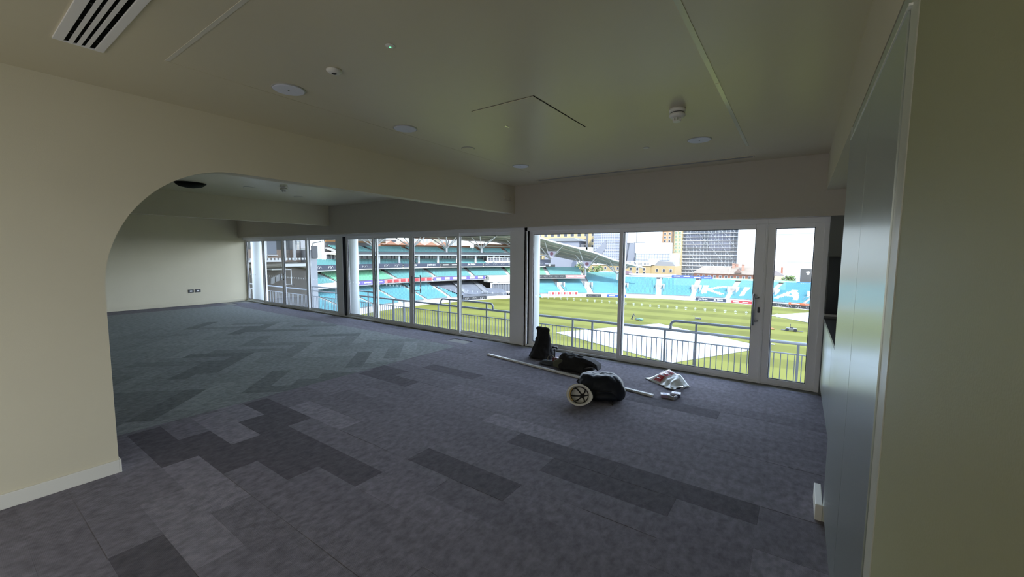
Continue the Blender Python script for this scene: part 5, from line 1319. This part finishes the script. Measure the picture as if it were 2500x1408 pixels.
pts = [(0, 0, 0.95), (0.12, 0, 1.2), (0.28, 0, 1.45), (0.33, 0, 1.56), (0.12, -0.1, 0.5), (-0.02, -0.1, 0.06), (0.12, -0.1, 0.04), (-0.2, 0.1, 0.52), (-0.55, 0.1, 0.12), (-0.45, 0.1, 0.05),
       (0.25, -0.2, 1.4), (0.42, -0.24, 1.15), (0.68, -0.22, 1.08), (0.25, 0.2, 1.4), (0.42, 0.24, 1.15), (0.68, 0.22, 1.08)]
ed_ = [(0, 1), (1, 2), (2, 3), (0, 4), (4, 5), (5, 6), (0, 7), (7, 8), (8, 9), (2, 10), (10, 11), (11, 12), (2, 13), (13, 14), (14, 15)]
for nm in ('__x',):
    try:
        skin_body('body', pts, ed_, [0.14, 0.15, 0.13, 0.06, 0.09, 0.055, 0.05, 0.09, 0.055, 0.05, 0.07, 0.05, 0.04, 0.07, 0.05, 0.04], mat('dark_workwear', (0.05, 0.055, 0.06), 0.8), t)
    except Exception as e:
        print('skin', e)
MB().lathe([(0.01, -0.12), (0.07, -0.10), (0.095, 0.0), (0.085, 0.07), (0.05, 0.115), (0.01, 0.125)], c=(0.40, 0, 1.68), n=14).build('head', mat('skin_tone', (0.5, 0.3, 0.2), 0.6), t, smooth=True)
MB().lathe([(0.098, 0.02), (0.095, 0.07), (0.06, 0.12), (0.01, 0.135)], c=(0.395, 0, 1.685), n=14).build('hair', dgrey, t, smooth=True)
mower('small_mower', 'small dark mower parked alone in the middle of the grass', -21.9, 119.6, dgrey, 0.95, rad(10))
t = thing('roller_machine', 'dark wicket machine with raised seat on the worn grass behind the door', 'machine', (-0.7, 114, ZG))
MB().box(-1.0, 1.0, -0.5, 0.5, 0.25, 0.75).build('chassis', dgrey, t, bevel=0.08)
MB().tube([(-0.8, -0.55, 0.35), (-0.8, 0.55, 0.35)], 0.35, 14).build('drum', black, t); MB().tube([(0.8, -0.55, 0.35), (0.8, 0.55, 0.35)], 0.35, 14).build('drum', black, t)
MB().box(-0.2, 0.35, -0.3, 0.3, 0.75, 0.95).box(-0.3, -0.18, -0.3, 0.3, 0.75, 1.7).build('seat', blackm, t, bevel=0.04)
MB().box(-2.0, -1.1, -0.15, 0.15, 0.1, 0.22).box(1.1, 2.3, -0.15, 0.15, 0.1, 0.22).build('tow_bar', dgrey, t)
t = thing('sand_heap', 'small orange brown heap on the grass left of the dark machine', 'heap', (-4.6, 114, ZG))
blob('heap', mat('orange_soil', (0.42, 0.13, 0.05), 0.9), [(0, 0, 0, 0.9, 0.6), (0, 0, 0.2, 0.7, 0.45), (0, 0, 0.42, 0.25, 0.2)], t, seg=12, jitter=0.1)
t = thing('drag_mat', 'small brown folded drag mat on the grass right of the dark machine', 'mat', (3.4, 108, ZG))
MB().prism([(-0.9, 0), (0.9, 0), (0.5, 0.45), (-0.2, 0.5)], lambda a, b: (a, -0.4, b), lambda a, b: (a, 0.4, b)).build('folded_sheet', mat('brown_mat', (0.22, 0.17, 0.09), 0.9), t)
# small sprinkler heads nearer
for x, y, lb in ((-66.8, 62.4, 'white sprinkler trolley on the grass below the middle window'),):
    t = thing('sprinkler', lb, 'sprinkler', (x, y, ZG))
    MB().box(-0.6, 0.6, -0.2, 0.2, 0.25, 0.5).build('trolley', wht, t, bevel=0.05)
    for a in (-0.55, 0.55): MB().tube([(a, -0.3, 0.25), (a, 0.3, 0.25)], 0.25, 12).build('wheel', wht, t)

bpy.context.view_layer.update()
